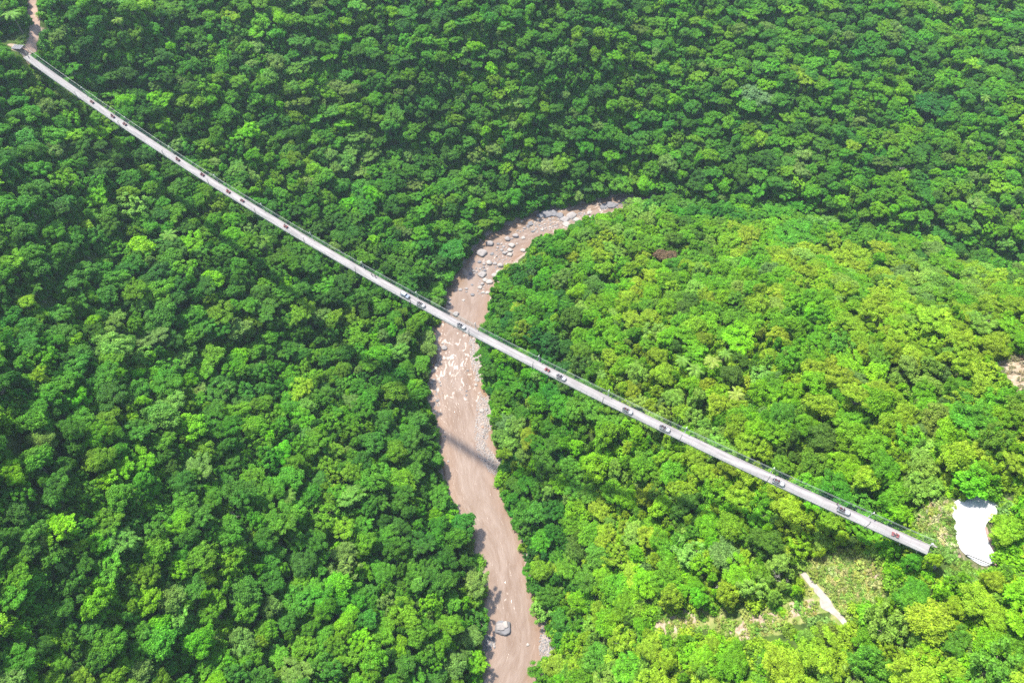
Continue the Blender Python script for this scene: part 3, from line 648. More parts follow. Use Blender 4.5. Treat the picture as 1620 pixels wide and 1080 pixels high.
def make_label(adj, kind, px, py):
    opts = [f"{adj} {kind} {where(px, py)}"]
    size_words = adj.split()
    for l_ in opts:
        if l_ not in used_labels and len(l_.split()) <= 16: used_labels[l_] = 1; return l_
    base = opts[0]; w2 = where(px, py, 1).replace("just ", "").replace("well ", "")
    for l_ in (f"{base}, {w2}", f"{base}, {where(px, py, 2).replace('just ', '').replace('well ', '')}"):
        if l_ not in used_labels and len(l_.split()) <= 16: used_labels[l_] = 1; return l_
    for k_ in (1, 2, 3, 4):
        l_ = f"{adj} {kind}, {where(px, py, k_)}"
        if l_ not in used_labels and len(l_.split()) <= 16: used_labels[l_] = 1; return l_
    for k_ in (3, 4, 5):
        l_ = f"{base}, {where(px, py, k_).replace('just ', '').replace('well ', '')}"
        if l_ not in used_labels and len(l_.split()) <= 16: used_labels[l_] = 1; return l_
    sh = f"{adj} {kind}, {where(px, py, 1)}"
    if sh not in used_labels: used_labels[sh] = 1; return sh
    used_labels[base] = used_labels.get(base, 0) + 1
    return ' '.join(base.split()[:16])
for t in IND:
    if t['spec']: used_labels[t['label']] = 1
protos = {}
for t in IND:
    fi = t['form']; cm, tm, desc = FORMS[fi]
    if fi not in protos:
        root = thing("broadleaf_tree", "x", "tree"); link("crown", cm, root); link("trunk", tm, root); protos[fi] = root
        src = root
    else: src = copy_tree(protos[fi])
    src.location = (t['x'], t['y'], t['z'] - .3); src.scale = tree_scale(t); src.rotation_euler = (t.get('tx', 0), t.get('ty', 0), t['rot'])
    for c in src.children:
        if c.name.startswith("crown"): c["tint"] = list(t['tint'])
    size = "small" if t['R'] < 3.4 else ("large" if t['R'] > 5.2 else "")
    src['label'] = t.get('label') or make_label(f"{size} {t['tone']} {desc}".strip(), "tree", t['px'], t['py'])
    src['category'] = "tree"; src['group'] = "trees of the river gorge"

# the rest of the woods: one object, crowns instanced on its points
def gn_scatter(name, pts, rot, scl, tint, var, variants, kind, **props):
    src = bpy.data.collections.new(name + "_forms")
    for i, (meshes) in enumerate(variants):
        o = bpy.data.objects.new("form_%02d" % i, meshes); src.objects.link(o)
    me = bpy.data.meshes.new(name); me.vertices.add(len(pts)); me.vertices.foreach_set("co", np.asarray(pts, np.float32).ravel())
    for nm, typ, arr, key in (("rot", 'FLOAT_VECTOR', rot, "vector"), ("scl", 'FLOAT_VECTOR', scl, "vector"), ("tint", 'FLOAT_VECTOR', tint, "vector"), ("var", 'INT', var, "value")):
        at = me.attributes.new(nm, typ, 'POINT'); at.data.foreach_set(key, np.asarray(arr, np.int32 if typ == 'INT' else np.float32).ravel())
    me.update(); o = link(name, me, kind="stuff", **props)
    g = bpy.data.node_groups.new(name + "_scatter", 'GeometryNodeTree')
    g.interface.new_socket("Geometry", in_out='INPUT', socket_type='NodeSocketGeometry'); g.interface.new_socket("Geometry", in_out='OUTPUT', socket_type='NodeSocketGeometry')
    n = g.nodes; l = g.links; gi = n.new("NodeGroupInput"); go = n.new("NodeGroupOutput")
    ip = n.new("GeometryNodeInstanceOnPoints"); ci = n.new("GeometryNodeCollectionInfo"); ci.inputs["Collection"].default_value = src
    ci.inputs["Separate Children"].default_value = True; ci.inputs["Reset Children"].default_value = True
    def na(nm, dt):
        q = n.new("GeometryNodeInputNamedAttribute"); q.data_type = dt; q.inputs["Name"].default_value = nm; return q.outputs["Attribute"]
    m2p = n.new("GeometryNodeMeshToPoints"); l.new(gi.outputs[0], m2p.inputs[0])
    l.new(m2p.outputs[0], ip.inputs["Points"]); l.new(ci.outputs[0], ip.inputs["Instance"]); ip.inputs["Pick Instance"].default_value = True
    l.new(na("var", 'INT'), ip.inputs["Instance Index"]); er = n.new("FunctionNodeEulerToRotation"); l.new(na("rot", 'FLOAT_VECTOR'), er.inputs[0]); l.new(er.outputs[0], ip.inputs["Rotation"])
    l.new(na("scl", 'FLOAT_VECTOR'), ip.inputs["Scale"]); l.new(ip.outputs[0], go.inputs[0])
    md = o.modifiers.new("scatter", 'NODES'); md.node_group = g
    return o
def joined(cm, tm):
    V = np.zeros(len(cm.vertices) * 3, np.float32); cm.vertices.foreach_get("co", V); V2 = np.zeros(len(tm.vertices) * 3, np.float32); tm.vertices.foreach_get("co", V2)
    f = [tuple(p.vertices) for p in cm.polygons]; n0 = len(cm.vertices); f2 = [tuple(i + n0 for i in p.vertices) for p in tm.polygons]
    return mesh_np("tree_form", np.concatenate([V.reshape(-1, 3), V2.reshape(-1, 3)]), f + f2, [M_LEAF, M_BARK], [0] * len(f) + [1] * len(f2))
JF = [joined(c, t_) for c, t_, _ in FORMS]
gn_scatter("forest", [(t['x'], t['y'], t['z'] - .3) for t in REST], [(t['tx'], t['ty'], t['rot']) for t in REST], [tree_scale(t) for t in REST], [t['tint'] for t in REST], [t['form'] for t in REST], JF,
           "stuff", label="dense green broadleaf forest covering both sides of the river gorge")
# undergrowth between the trees
N = 70000
ux = rng.uniform(-400, 500, N); uy = rng.uniform(-40, 560, N); uz = ground(ux, uy); a, b, _ = proj(ux, uy, uz)
k = (a > -150) & (a < 1770) & (b > -120) & (b < 1250) & (bank_dist(ux, uy) > .3)
ux, uy, uz = ux[k], uy[k], uz[k]; sc_ = rng.uniform(.8, 2.3, len(ux))
a, b, _ = proj(ux, uy, uz + sc_ * 1.6); a2, b2, _ = proj(ux + sc_, uy, uz + 1); a3, b3, _ = proj(ux - sc_, uy, uz + 1); k = np.ones(len(ux), bool)
for P_ in OPEN:
    if P_ in (SOIL, MEADOW): k &= ~in_poly(a, b, P_) | ((rng.random(len(ux)) < (.24 if P_ is SOIL else .05)) & (sc_ < 1.15))
    elif P_ is not ENDW: k &= ~(in_poly(a, b, P_) | in_poly(a2, b2, P_) | in_poly(a3, b3, P_))
k &= ~near_deck(ux, uy, uz, sc_ * 2, sc_ * 2); ux, uy, uz, sc_ = ux[k], uy[k], uz[k], sc_[k]
tn = [pick_tone(*[float(v) for v in proj(x, y, z)[:2]], gt)[1] for x, y, z in zip(ux, uy, uz)]
gn_scatter("undergrowth", np.stack([ux, uy, uz - .2], -1), np.stack([0 * ux, 0 * ux, rng.uniform(0, 6.28, len(ux))], -1), np.stack([sc_, sc_, sc_ * rng.uniform(.8, 1.5, len(ux))], -1), tn, rng.integers(0, 3, len(ux)), SHR,
           "stuff", label="low green undergrowth filling the gaps under the forest trees")
# grass and weeds of the open ground
GT = low_form(31, 5, (.9, .9, .3), (.35, .7), .15, .5, M_GRASS, 1.6), low_form(32, 7, (1.1, 1.0, .4), (.3, .6), .13, .6, M_GRASS, 1.8)
gp, gs, gc = [], [], []
for P_, n_g, cols in ((MEADOW, 1500, [(.24,.30,.06),(.30,.32,.10),(.16,.26,.04)]), (CLEAR, 420, [(.20,.28,.05),(.33,.32,.15),(.14,.24,.04)]), (SOIL, 400, [(.20,.28,.05),(.14,.26,.03),(.26,.30,.07)]), ([(1500,868),(1522,890),(1550,905),(1586,904),(1580,935),(1500,915)], 420, [(.13,.24,.03),(.17,.27,.05)]), ([(1584,872),(1606,872),(1612,905),(1622,930),(1590,925)], 260, [(.13,.24,.03),(.17,.27,.05)]), (LIT, 60, [(.14,.26,.04)]), (SOIL2, 60, [(.22,.2,.1)]), (ENDW, 260, [(.16,.25,.05),(.12,.22,.03)])):
    P_ = np.array(P_, float)
    for _ in range(n_g):
        px = rng.uniform(P_[:, 0].min(), P_[:, 0].max()); py = rng.uniform(P_[:, 1].min(), P_[:, 1].max())
        if not in_poly(px, py, P_.tolist()) or in_poly(px, py, PATHP) or in_poly(px, py - 4, PATHP) or in_poly(px, py + 4, PATHP): continue
        nz_ = mnoise.noise(Vector((px * .05, py * .07, 3)))
        if P_[0, 0] == 1448 and nz_ < -.12: continue
        x, y, z = hit(px, py, .3)
        gp.append((x, y, z)); gs.append((rng.uniform(.4, 1.1) if rng.random() < .88 else rng.uniform(1.1, 1.7)) * (1 + .5 * nz_)); c = cols[int(rng.integers(len(cols)))]; gc.append(tuple(v * rng.uniform(.85, 1.15) for v in c))
gp = np.array(gp); gs = np.array(gs)
gn_scatter("grass", gp, np.stack([0 * gs, 0 * gs, rng.uniform(0, 6.28, len(gs))], -1), np.stack([gs, gs, gs], -1), gc, rng.integers(0, 2, len(gs)), GT, "stuff", label="sunlit yellowish grass and weeds on the cleared ground beside the bridge's right end")

# palms
def palm_meshes(seed):
    g = np.random.default_rng(seed); V, Fq, off = [], [], 0
    for i in range(13):
        az = i * 2.4 + g.uniform(-.2, .2); el = (.15, .55, 1.0)[i % 3] + g.uniform(-.1, .1); L = g.uniform(3.2, 4.1); n = 22; pts = []
        p = np.array([0., 0., 10.4]); d_el = el
        for k in range(n):
            pts.append(p.copy()); dv = np.array([math.cos(az) * math.cos(d_el), math.sin(az) * math.cos(d_el), math.sin(d_el)]); p = p + dv * L / n; d_el -= (.055 + .04 * k / n) * 1.5
        pts = np.array(pts); sd_ = np.array([-math.sin(az), math.cos(az), 0])
        for k in range(1, n):
            t = k / n; ll = .46 * math.sin(math.pi * min(1, t * .9 + .12)) + .1; dr = (pts[k] - pts[k - 1]); dr = dr / np.linalg.norm(dr)
            for s_ in (-1, 1):
                tip = pts[k] + sd_ * s_ * ll + dr * ll * .55 - np.array([0, 0, ll * .35]); wv = dr * .06
                V += [pts[k] - wv, pts[k] + wv, tip + wv * .3, tip - wv * .3]; Fq.append((off, off + 1, off + 2, off + 3)); off += 4
    cm = mesh_np("crown", np.array(V), Fq, [M_LEAF])
    mb = MB(); mb.tube([(0, 0, -1), (.1, 0, 2), (.05, .1, 6.5), (0, 0, 10.5)], [.22, .17, .15, .14], 8); mb.ball((0, 0, 10.15), .22, 0)
    return cm, mb.mesh("trunk", M_BARK, sm=True)
pm = [palm_meshes(5), palm_meshes(9)]
PLAB = ["lone palm with spread fronds in the lower left woods","tallest palm at the lower right of the palm grove","front left palm of the grove above the bridge","middle palm of the grove above the bridge","leftmost palm of the grove above the bridge","rear palm of the grove under the lime tree",
 "small palm just above the bridge between two silver buggies","palm below the bridge among dark trees at the upper left","big palm beside the dirt track in the upper left corner","slender palm above the bridge near the top left","small yellowing palm at the rim of the grassy clearing",
 "highest of three palms on the far right slope","rightmost palm on the far right slope","lowest palm on the far right slope","palm amid bushy trees on the spur's shoulder"]
for i, ((x, y, z, r), lab) in enumerate(zip(PW, PLAB)):
    root = thing("palm_tree", lab, "palm", (x, y, z), (0, 0, i * 1.3), "palms scattered through the forest"); s_ = r / 2.7; root.scale = (s_, s_, 1.02)
    c = link("crown", pm[i % 2][0], root); c["tint"] = [.34, .46, .08] if i in (1, 3, 10) else [.20, .38, .05]; link("trunk", pm[i % 2][1], root)
# bare trees
def bare_mesh(seed):
    g = random.Random(seed); mb = MB()
    def br(p, d, L, r, k):
        q = p + d * L; mb.tube([p, (p + q) / 2 + Vector((g.uniform(-1, 1), g.uniform(-1, 1), 0)) * L * .06, q], [r, r * .8, r * .6], 5)
        if k:
            for _ in range(3):
                e = (d + Vector((g.uniform(-1, 1), g.uniform(-1, 1), g.uniform(-.15, .7))) * .85).normalized(); br(q, e, L * g.uniform(.6, .8), r * .58, k - 1)
    br(Vector((0, 0, -.5)), Vector((.05, 0, 1)), 3.6, .2, 4); return mb
for i, ((x, y, z, r), lab) in enumerate(zip(DW, ["bare grey tree skeleton in the lower left woods","bare whitish branches on the far slope left of three palms","bare twiggy tree left of the concrete track","leafless grey tree near the right edge above the bare soil","pale dead branches below the palms on the far slope","bare forked branches above the strip of soil"])):
    root = thing("bare_tree", lab, "tree", (x, y, z), (0, 0, i * 2.1), "leafless trees in the forest"); s_ = r / 3.2; root.scale = (s_, s_, .95)
    mb = bare_mesh(i + 3); nt_ = 22 * 8; link("branches", mb.mesh("branches", M_DEADWOOD), root)
#@@PART3
# ------------------------------------------------------------------ boulders, gravel
M_ROCK = mat("pale_boulder", (.235, .212, .20), .85, noise=(.9, .72, 1.2), bump=(2.2, .7))
M_ROCKD = mat("grey_rock", (.15, .145, .15), .85, noise=(.8, .65, 1.3), bump=(2.0, .9))
M_ROCKW = mat("bleached_rock", (.29, .26, .235), .8, noise=(1.1, .8, 1.12), bump=(2.4, .6))
M_ROCKB = mat("brown_rock", (.30, .19, .13), .85, noise=(1, .7, 1.2))
def boulder_mesh(seed, amp=.28, sub=3, m=M_ROCK, block=0.0):
    b = bmesh.new(); bmesh.ops.create_icosphere(b, subdivisions=sub, radius=1); o = Vector((seed * 3.7, seed * 1.3, 0))
    for v in b.verts:
        p = v.co.copy(); n = mnoise.noise(p * 1.1 + o) * amp + mnoise.noise(p * 2.6 + o) * amp * .4
        if block: mx = max(abs(p.x), abs(p.y), abs(p.z)); p = p.lerp(p / mx * .82, block)
        v.co = p * (1 + n)
        if v.co.z > .55: v.co.z = .55 + (v.co.z - .55) * .5
    me = bpy.data.meshes.new("boulder"); b.to_mesh(me); b.free(); me.materials.append(m)
    me.polygons.foreach_set("use_smooth", [True] * len(me.polygons)); return me
BM = {k: [boulder_mesh(s + i * 11, m=mm, block=bl) for i, (s, bl) in enumerate(((1, 0), (2, .15), (3, 0), (4, .3)))] for k, mm in (("p", M_ROCK), ("d", M_ROCKD), ("w", M_ROCKW), ("b", M_ROCKB))}
# px, py, half width px, colour, flatness
BL_ = [(774.4,385.6,6.5,"p",.8),(761.7,400.5,8.5,"p",.6),(802.8,377.8,5,"p",.8),(815.5,373.3,5.3,"p",.8),(809.8,377.2,2.3,"p",.7),(809.4,388.3,5.5,"w",.7),(806.7,395.5,4.5,"w",.7),(797.8,400.5,4,"p",.9),(802,398.6,2.2,"w",.7),(806.7,402.8,4.4,"w",.7),(793.9,395.2,3,"p",.8),(787,391.4,2.2,"p",.8),(785.5,395.3,1.9,"p",.7),
 (778.3,401.3,3.3,"d",.5),(785.5,404.8,2,"p",.9),(793,385.8,2,"p",.7),(787.8,385.5,2.8,"d",.6),(796.6,390,2.6,"p",.6),(773.9,415.5,5.2,"w",.8),(782.8,416.7,3.6,"p",.6),(791.1,420,5,"w",.9),(802.8,419.4,5,"p",.4),(798,422.4,2,"p",.7),(788.3,430,4.6,"w",.4),(781.7,434.7,4.5,"w",.45),(762.6,434.4,6.6,"p",.6),
 (748.9,427.8,2.8,"p",.7),(753.9,429.4,2.3,"p",.7),(766,427.8,3.5,"d",.6),(760,425,2.5,"p",.7),(765,422.4,2.3,"d",.7),(765.5,417.4,2.7,"p",.7),(758.3,414.2,3.4,"d",.6),(744.4,432.8,3,"d",.6),(767.8,442.8,5,"w",.6),(774.4,446,6,"w",.5),(763,449.2,3.4,"p",.8),(759.4,454.4,3.8,"w",.6),(746.7,450,2.3,"d",.5),(737.8,456.3,3,"p",.6),
 (829.4,361,2.6,"p",.8),(818.7,364.7,1.8,"p",.8),(823,366,1.6,"p",.8),(827.5,364.7,1.5,"p",.8),(842.8,366,3,"d",.6),(827.8,376,3.6,"w",.5),(817.8,385,1.9,"w",.6),(827.2,396,4.6,"w",.6),(810,412,1.4,"b",.8),(721,496.7,5,"p",.7),(711,479.6,3.3,"p",.8),(711.9,473,2.2,"p",.7),(728,457.8,3.3,"p",.5),(737.8,461,2,"p",.7),
 (747.4,465.7,3.4,"d",.6),(764.6,462,2.8,"w",.6),(771,462.6,3.6,"w",.5),(733,474.4,2.5,"w",.4),(702.6,549.6,5,"p",.6),(700,542.6,2.3,"w",.6),(685.8,600.5,3,"p",.7),(682.5,606,2.8,"p",.7),(691.4,633.3,2.8,"d",.6),(695.5,604,2.5,"p",.5),(762,650,4.2,"w",.6),(769,647.8,3,"p",.6),(763.6,675.5,2.5,"b",.5),(738,618,1.8,"d",.6),(737.8,624.4,1.8,"d",.6),
 (740,585.6,1.8,"d",.6),(753,608,3,"w",.6),(835,1019,2.6,"w",.6),(864,338,11,"d",.35),(854,341,6,"d",.4),(875,337,8,"d",.4),(885.5,341,6.5,"d",.5),(904,341,9,"p",.3),(893,347,7,"p",.35),(896.7,354.4,6.5,"w",.3),(912,347,5,"w",.35),(931,338,3,"w",.8),(933,342.6,2.5,"w",.6),(966,324,9,"d",.35),(955,327,6,"d",.35),(974,323.5,3.4,"d",.7),(839,354,5,"d",.5),(835,358,3,"d",.6),
 (896,325.4,2.7,"p",.7),(861.6,354.4,2,"w",.7),(857.8,363,3,"w",.5),(848,361,2.5,"p",.5),(870,359,2.2,"w",.5),(771,1014,3.2,"d",.7),(776,1019,2.6,"d",.7),(770,1022,2.4,"d",.6),(779,1012,2,"d",.7),(703,690,2.6,"d",.5),(709,729,2.2,"p",.5),(757,566,2.2,"p",.6),(760,580,2.6,"w",.6),(754,592,2,"p",.6)]
CW = {"p": "pale grey", "d": "dark grey", "w": "bleached", "b": "brown"}
BLM = [((774,386),"the round grey boulder"),((762,401),"the broad left boulder"),((791,420),"the tall white boulder"),((762.6,434),"the long oval boulder"),((815,373),"the upper twin boulder"),((864,337),"the dark rock slab"),((966,324),"the river's upper end"),((721,497),"the boulder beside the bridge"),
 ((702,550),"the lower left bank boulder"),((684,603),"the pair at the left bank"),((762,650),"the gravel bar rock"),((835,1019),"the lone white stone"),((771,1018),"the dark stones downstream"),((827,396),"the white block"),((774,446),"the flat white rocks"),((740,600),"the middle of the rapids"),((897,354),"the white slab")]
LM_T = LM; 
for i, (px, py, rp, c, fl_) in enumerate(BL_):
    p = unproj(px, py, .3); R_ = rp * float(proj(p[0], p[1], .3)[2]) / F
    o = link("boulder", BM[c][i % 4]); zg = max(0.0, float(ground(p[0], p[1])))
    o.location = (p[0], p[1], zg + R_ * fl_ * .12); o.scale = (R_, R_ * random.uniform(.75, .95), R_ * fl_); o.rotation_euler = (0, 0, random.uniform(-.6, .6))
    LM = BLM; adj = ("big " if rp > 5.4 else ("small " if rp < 2.7 else "")) + CW[c] + (" flat" if fl_ < .5 else " rounded" if i % 4 in (0, 2) else " blocky")
    o["label"] = make_label(adj, "boulder", px, py + 14 if False else py); o["category"] = "boulder"; o["group"] = "boulders lying in the river"
# the big split rock in the lower river
p = unproj(795.4, 993, 0); root = thing("river_rock", "big dark-sided rock with a pale split top in the lower river", "boulder", (p[0], p[1], 0))
b_ = boulder_mesh(8, .2, 4, M_ROCKD, .3); o = link("base", b_, root); o.scale = (3.9, 3.2, 2.2)
b2 = boulder_mesh(15, .22, 3, M_ROCK, .5); o = link("slab", b2, root); o.location = (-.9, .2, 1.35); o.scale = (2.1, 1.6, .8)
b3 = boulder_mesh(19, .2, 3, M_ROCKW, .6); o = link("slab", b3, root); o.location = (1.2, 1.1, 1.5); o.scale = (1.2, 1.6, .75); o.rotation_euler = (0, 0, .3)
# gravel: one object of small stones
GM = [boulder_mesh(40 + i, .25, 1, m_) for i, m_ in enumerate((M_ROCK, M_ROCKW, M_ROCKD))]
pp, ss, vv_ = [], [], []
def strew(poly, n, lo, hi, w3, z0=-.2):
    P_ = np.array(poly, float)
    for _ in range(n):
        px = rng.uniform(P_[:, 0].min(), P_[:, 0].max()); py = rng.uniform(P_[:, 1].min(), P_[:, 1].max())
        if not in_poly(px, py, poly): continue
        p = unproj(px, py, .2); zz = float(ground(p[0], p[1]))
        if zz < z0 - 1.2: zz = -.05
        pp.append((p[0], p[1], max(zz, -.05))); ss.append(lo + (hi - lo) * rng.random() ** 3); vv_.append(int(rng.choice(3, p=w3)))
strew(GRAVEL_BAR, 4200, .14, .55, (.5, .4, .1)); strew(BAR2, 900, .14, .6, (.5, .2, .3)); strew(ROCKS_L, 260, .2, .8, (.1, .1, .8)); strew(BAR3, 1100, .15, .7, (.5, .4, .1))
strew([(868,366),(905,350),(935,340),(935,332),(905,338),(860,345),(835,352),(830,362),(848,368)], 900, .2, .8, (.4, .25, .35))
strew([(745,425),(765,412),(800,385),(815,385),(812,404),(795,428),(775,450),(765,470),(755,468),(757,440)], 700, .2, .75, (.5, .4, .1))
strew([(692,590),(700,600),(700,640),(690,650),(680,630),(680,605)], 160, .2, .7, (.3, .2, .5)); strew([(700, 540), (745, 540), (750, 600), (745, 640), (700, 600)], 260, .12, .45, (.4, .5, .1))
strew([(950,322),(985,321),(985,328),(950,332)], 160, .3, .9, (.3, .1, .6))
ss = np.array(ss)
gn_scatter("gravel", pp, np.stack([0 * ss, 0 * ss, rng.uniform(0, 6, len(ss))], -1), np.stack([ss, ss * .85, ss * .6], -1), np.ones((len(ss), 3)), vv_, GM, "stuff", label="pale gravel and small stones on the river's bars and banks")

# ------------------------------------------------------------------ the suspension bridge
M_CONC = mat("old_concrete", (.24, .22, .20), .85, noise=(.35, .86, 1.08))
M_KERB = mat("kerb_paint", (.25, .235, .225), .7, noise=(.8, .9, 1.05))
M_STEEL = mat("weathered_steel", (.10, .12, .11), .55, .5)
M_GALV = mat("galvanised_steel", (.20, .225, .21), .5, .1)
M_WHITE = mat("white_paint", (.42, .42, .41), .5)
M_GREEN = mat("green_paint", (.10, .18, .14), .5)
M_TIMBER = mat("grey_timber", (.30, .26, .24), .9, noise=(3, .7, 1.2))
def deck_mat():
    m = mat("bridge_deck", (.6, .55, .53), .85); n = m.node_tree.nodes; l = m.node_tree.links; p = n["Principled BSDF"]
    at = n.new("ShaderNodeAttribute"); at.attribute_name = "along"; sp = n.new("ShaderNodeSeparateXYZ"); l.new(at.outputs["Vector"], sp.inputs[0])
    def nz(vec_scale, sc, det=4):
        mp = n.new("ShaderNodeMapping"); mp.inputs["Scale"].default_value = vec_scale; l.new(at.outputs["Vector"], mp.inputs[0])
        t = n.new("ShaderNodeTexNoise"); t.inputs["Scale"].default_value = sc; t.inputs["Detail"].default_value = det; l.new(mp.outputs[0], t.inputs["Vector"]); return t.outputs["Fac"]
    r = n.new("ShaderNodeValToRGB"); r.color_ramp.elements[0].position = .3; r.color_ramp.elements[1].position = .68; r.color_ramp.elements[0].color = (.155, .143, .142, 1); r.color_ramp.elements[1].color = (.272, .255, .249, 1)
    l.new(nz((1, .12, 1), .9), r.inputs[0])
    # rubbed dark streaks along the wheel tracks and a patchy centre line
    r2 = n.new("ShaderNodeValToRGB"); r2.color_ramp.elements[0].position = .6; r2.color_ramp.elements[1].position = .72; r2.color_ramp.elements[0].color = (1, 1, 1, 1); r2.color_ramp.elements[1].color = (.62, .59, .62, 1)
    l.new(nz((1.6, .07, 1), 1.1, 3), r2.inputs[0])
    mu = n.new("ShaderNodeMix"); mu.data_type = 'RGBA'; mu.blend_type = 'MULTIPLY'; mu.inputs[0].default_value = 1; l.new(r.outputs[0], mu.inputs[6]); l.new(r2.outputs[0], mu.inputs[7])
    # joints between the planks of the deck
    fr = n.new("ShaderNodeMath"); fr.operation = 'FRACT'; dv = n.new("ShaderNodeMath"); dv.operation = 'DIVIDE'; dv.inputs[1].default_value = 2.3; l.new(sp.outputs[1], dv.inputs[0]); l.new(dv.outputs[0], fr.inputs[0])
    gt_ = n.new("ShaderNodeMath"); gt_.operation = 'GREATER_THAN'; gt_.inputs[1].default_value = .965; l.new(fr.outputs[0], gt_.inputs[0])
    m2 = n.new("ShaderNodeMix"); m2.data_type = 'RGBA'; m2.blend_type = 'MULTIPLY'; m2.inputs[7].default_value = (.78, .76, .76, 1); l.new(gt_.outputs[0], m2.inputs[0]); l.new(mu.outputs[2], m2.inputs[6])
    l.new(m2.outputs[2], p.inputs["Base Color"]); return m
bridge = thing("suspension_bridge", "long narrow suspension bridge crossing the forested river gorge diagonally", "bridge", tuple(on_deck(.5)))
def bpart(name, mb, m, *mm, **k):
    me = mb.mesh(name, m, *mm)
    me.transform(Matrix.Translation(-Vector(bridge.location))); return link(name, me, bridge, **k)
HW = 1.62; NS = 300
def sweep(prof, s0=0.0, s1=1.0, n=NS):
    mb = MB(); P = len(prof); vs = []; fs = []
    for i in range(n + 1):
        s = s0 + (s1 - s0) * i / n
        for (la, h) in prof: vs.append(on_deck(s, la, h))
    for i in range(n):
        for k in range(P): fs.append((i * P + k, i * P + (k + 1) % P, (i + 1) * P + (k + 1) % P, (i + 1) * P + k))
    fs += [tuple(range(P))[::-1], tuple(n * P + k for k in range(P))]
    mb.add(vs, fs); return mb
dk = sweep([(-HW, -.22), (HW, -.22), (HW, 0), (-HW, 0)], -.004, 1.0005)
o = bpart("deck", dk, deck_mat()); co = np.array([tuple(v.co) for v in o.data.vertices]) + np.array(bridge.location)
al_ = (co[:, :2] - A0) @ U; la_ = (co[:, :2] - A0) @ NRM; at = o.data.attributes.new("along", 'FLOAT_VECTOR', 'POINT'); at.data.foreach_set("vector", np.stack([la_, al_, 0 * al_], -1).astype(np.float32).ravel())
for sg in (-1, 1):
    a_, b_ = sorted((sg * HW, sg * (HW + .13))); bpart("kerb", sweep([(a_, -.24), (b_, -.24), (b_, .16), (a_, .16)], -.002, 1.0), M_KERB)
    a_, b_ = sorted((sg * (HW - .35), sg * (HW - .15))); bpart("girder", sweep([(a_, -.55), (b_, -.55), (b_, -.225), (a_, -.225)]), M_STEEL)
def cable(lat, hf, r, name="main_cable", m=M_STEEL, n=160):
    mb = MB(); mb.tube([on_deck(i / n, lat(i / n) if callable(lat) else lat, hf(i / n)) for i in range(n + 1)], r, 6); bpart(name, mb, m)
def ch(s): return 2.75 + 1.6 * smooth(.30, 0, s) ** 1 if False else 2.75 + 1.5 * float(smooth(0, 1, max(0, (.3 - s) / .3))) + .5 * float(smooth(0, 1, max(0, (s - .8) / .2)))
for sg in (-1, 1):
    for dl, dh in ((2.05, 0), (2.16, -.45), (2.22, -.9)): cable(sg * dl, lambda s, dh=dh: ch(s) + dh, .03, m=M_GALV)
    cable(sg * 2.06, lambda s: 1.12, .03, "handrail", M_GREEN); cable(sg * (HW - .9), lambda s: -.62, .05, "deck_cable")
# cross beams, hangers, posts
def cross(s, mb, w_=2.45): 
    a, b = on_deck(s, -w_, -.42), on_deck(s, w_, -.42); mb.tube([a, b], .11, 4)
NB = 98
for i in range(NB): mb = MB(); cross((i + .5) / NB, mb); bpart("cross_beam", mb, M_STEEL)
NH = 190; hang = []
for i in range(NH):
    s = (i + .5) / NH
    for sg in (-1, 1): hang.append((float(proj(*on_deck(s, sg * 2.2))[2]), s, sg))
hang.sort(); rest = MB()
for k, (_, s, sg) in enumerate(hang):
    mb = MB() if k < 98 else rest; mb.tube([on_deck(s, sg * 2.3, -.42), on_deck(s, sg * 2.18, ch(s))], .015, 4)
    if k < 98: bpart("hanger", mb, M_GALV)
bpart("hangers", rest, M_GALV, kind="stuff")
NP_ = 160; posts = sorted((float(proj(*on_deck((i + .25) / NP_, sg * 2.06))[2]), (i + .25) / NP_, sg) for i in range(NP_) for sg in (-1, 1)); rest = MB()
for k, (_, s, sg) in enumerate(posts):
    mb = MB() if k < 98 else rest; mb.tube([on_deck(s, sg * 2.06, -.35), on_deck(s, sg * 2.06, 1.14)], .05, 4)
    if k < 98: bpart("railing_post", mb, M_GREEN)
bpart("railing_posts", rest, M_GREEN, kind="stuff")
for sg in (-1, 1):
    mb = MB(); n = int(BL / .42)
    for i in range(n): s = i / n; mb.tube([on_deck(s, sg * 2.08, -.1), on_deck(s, sg * 2.12, 2.0)], .009, 3, cap=False)
    for h in (.1, .35, .6, .85, 1.4, 1.7, 2.0): mb.tube([on_deck(i / 200, sg * 2.10, h) for i in range(201)], .010, 3, cap=False)
    bpart("wire_mesh", mb, M_GREEN)
# pairs of light posts
for i in range(14):
    s = .085 + .0675 * i
    for sg in (-1, 1):
        mb = MB(); p = on_deck(s, sg * 2.2, 0); hgt = 4.3
        mb.box((p.x, p.y, p.z + hgt / 2 - .4), (.17, .17, hgt), yaw=YAW, taper=(.8, .8)); mb.box((p.x, p.y, p.z + .35), (.36, .36, .08), yaw=YAW); mb.box((p.x, p.y, p.z - .3), (.36, .36, .1), yaw=YAW)
        o = bpart("light_post", mb, M_WHITE if sg > 0 else M_STEEL)
        hd = MB(); q = on_deck(s, sg * 1.75, hgt - .45); a = on_deck(s, sg * 2.2, hgt - .5)
        hd.tube([a, q], .05, 6); hd.box((q.x, q.y, q.z), (.34, .42, .12), yaw=YAW, taper=(.7, .8))
        me = hd.mesh("lamp_head", M_WHITE if sg > 0 else M_STEEL); me.transform(Matrix.Translation(-Vector(bridge.location))); link("lamp_head", me, o)
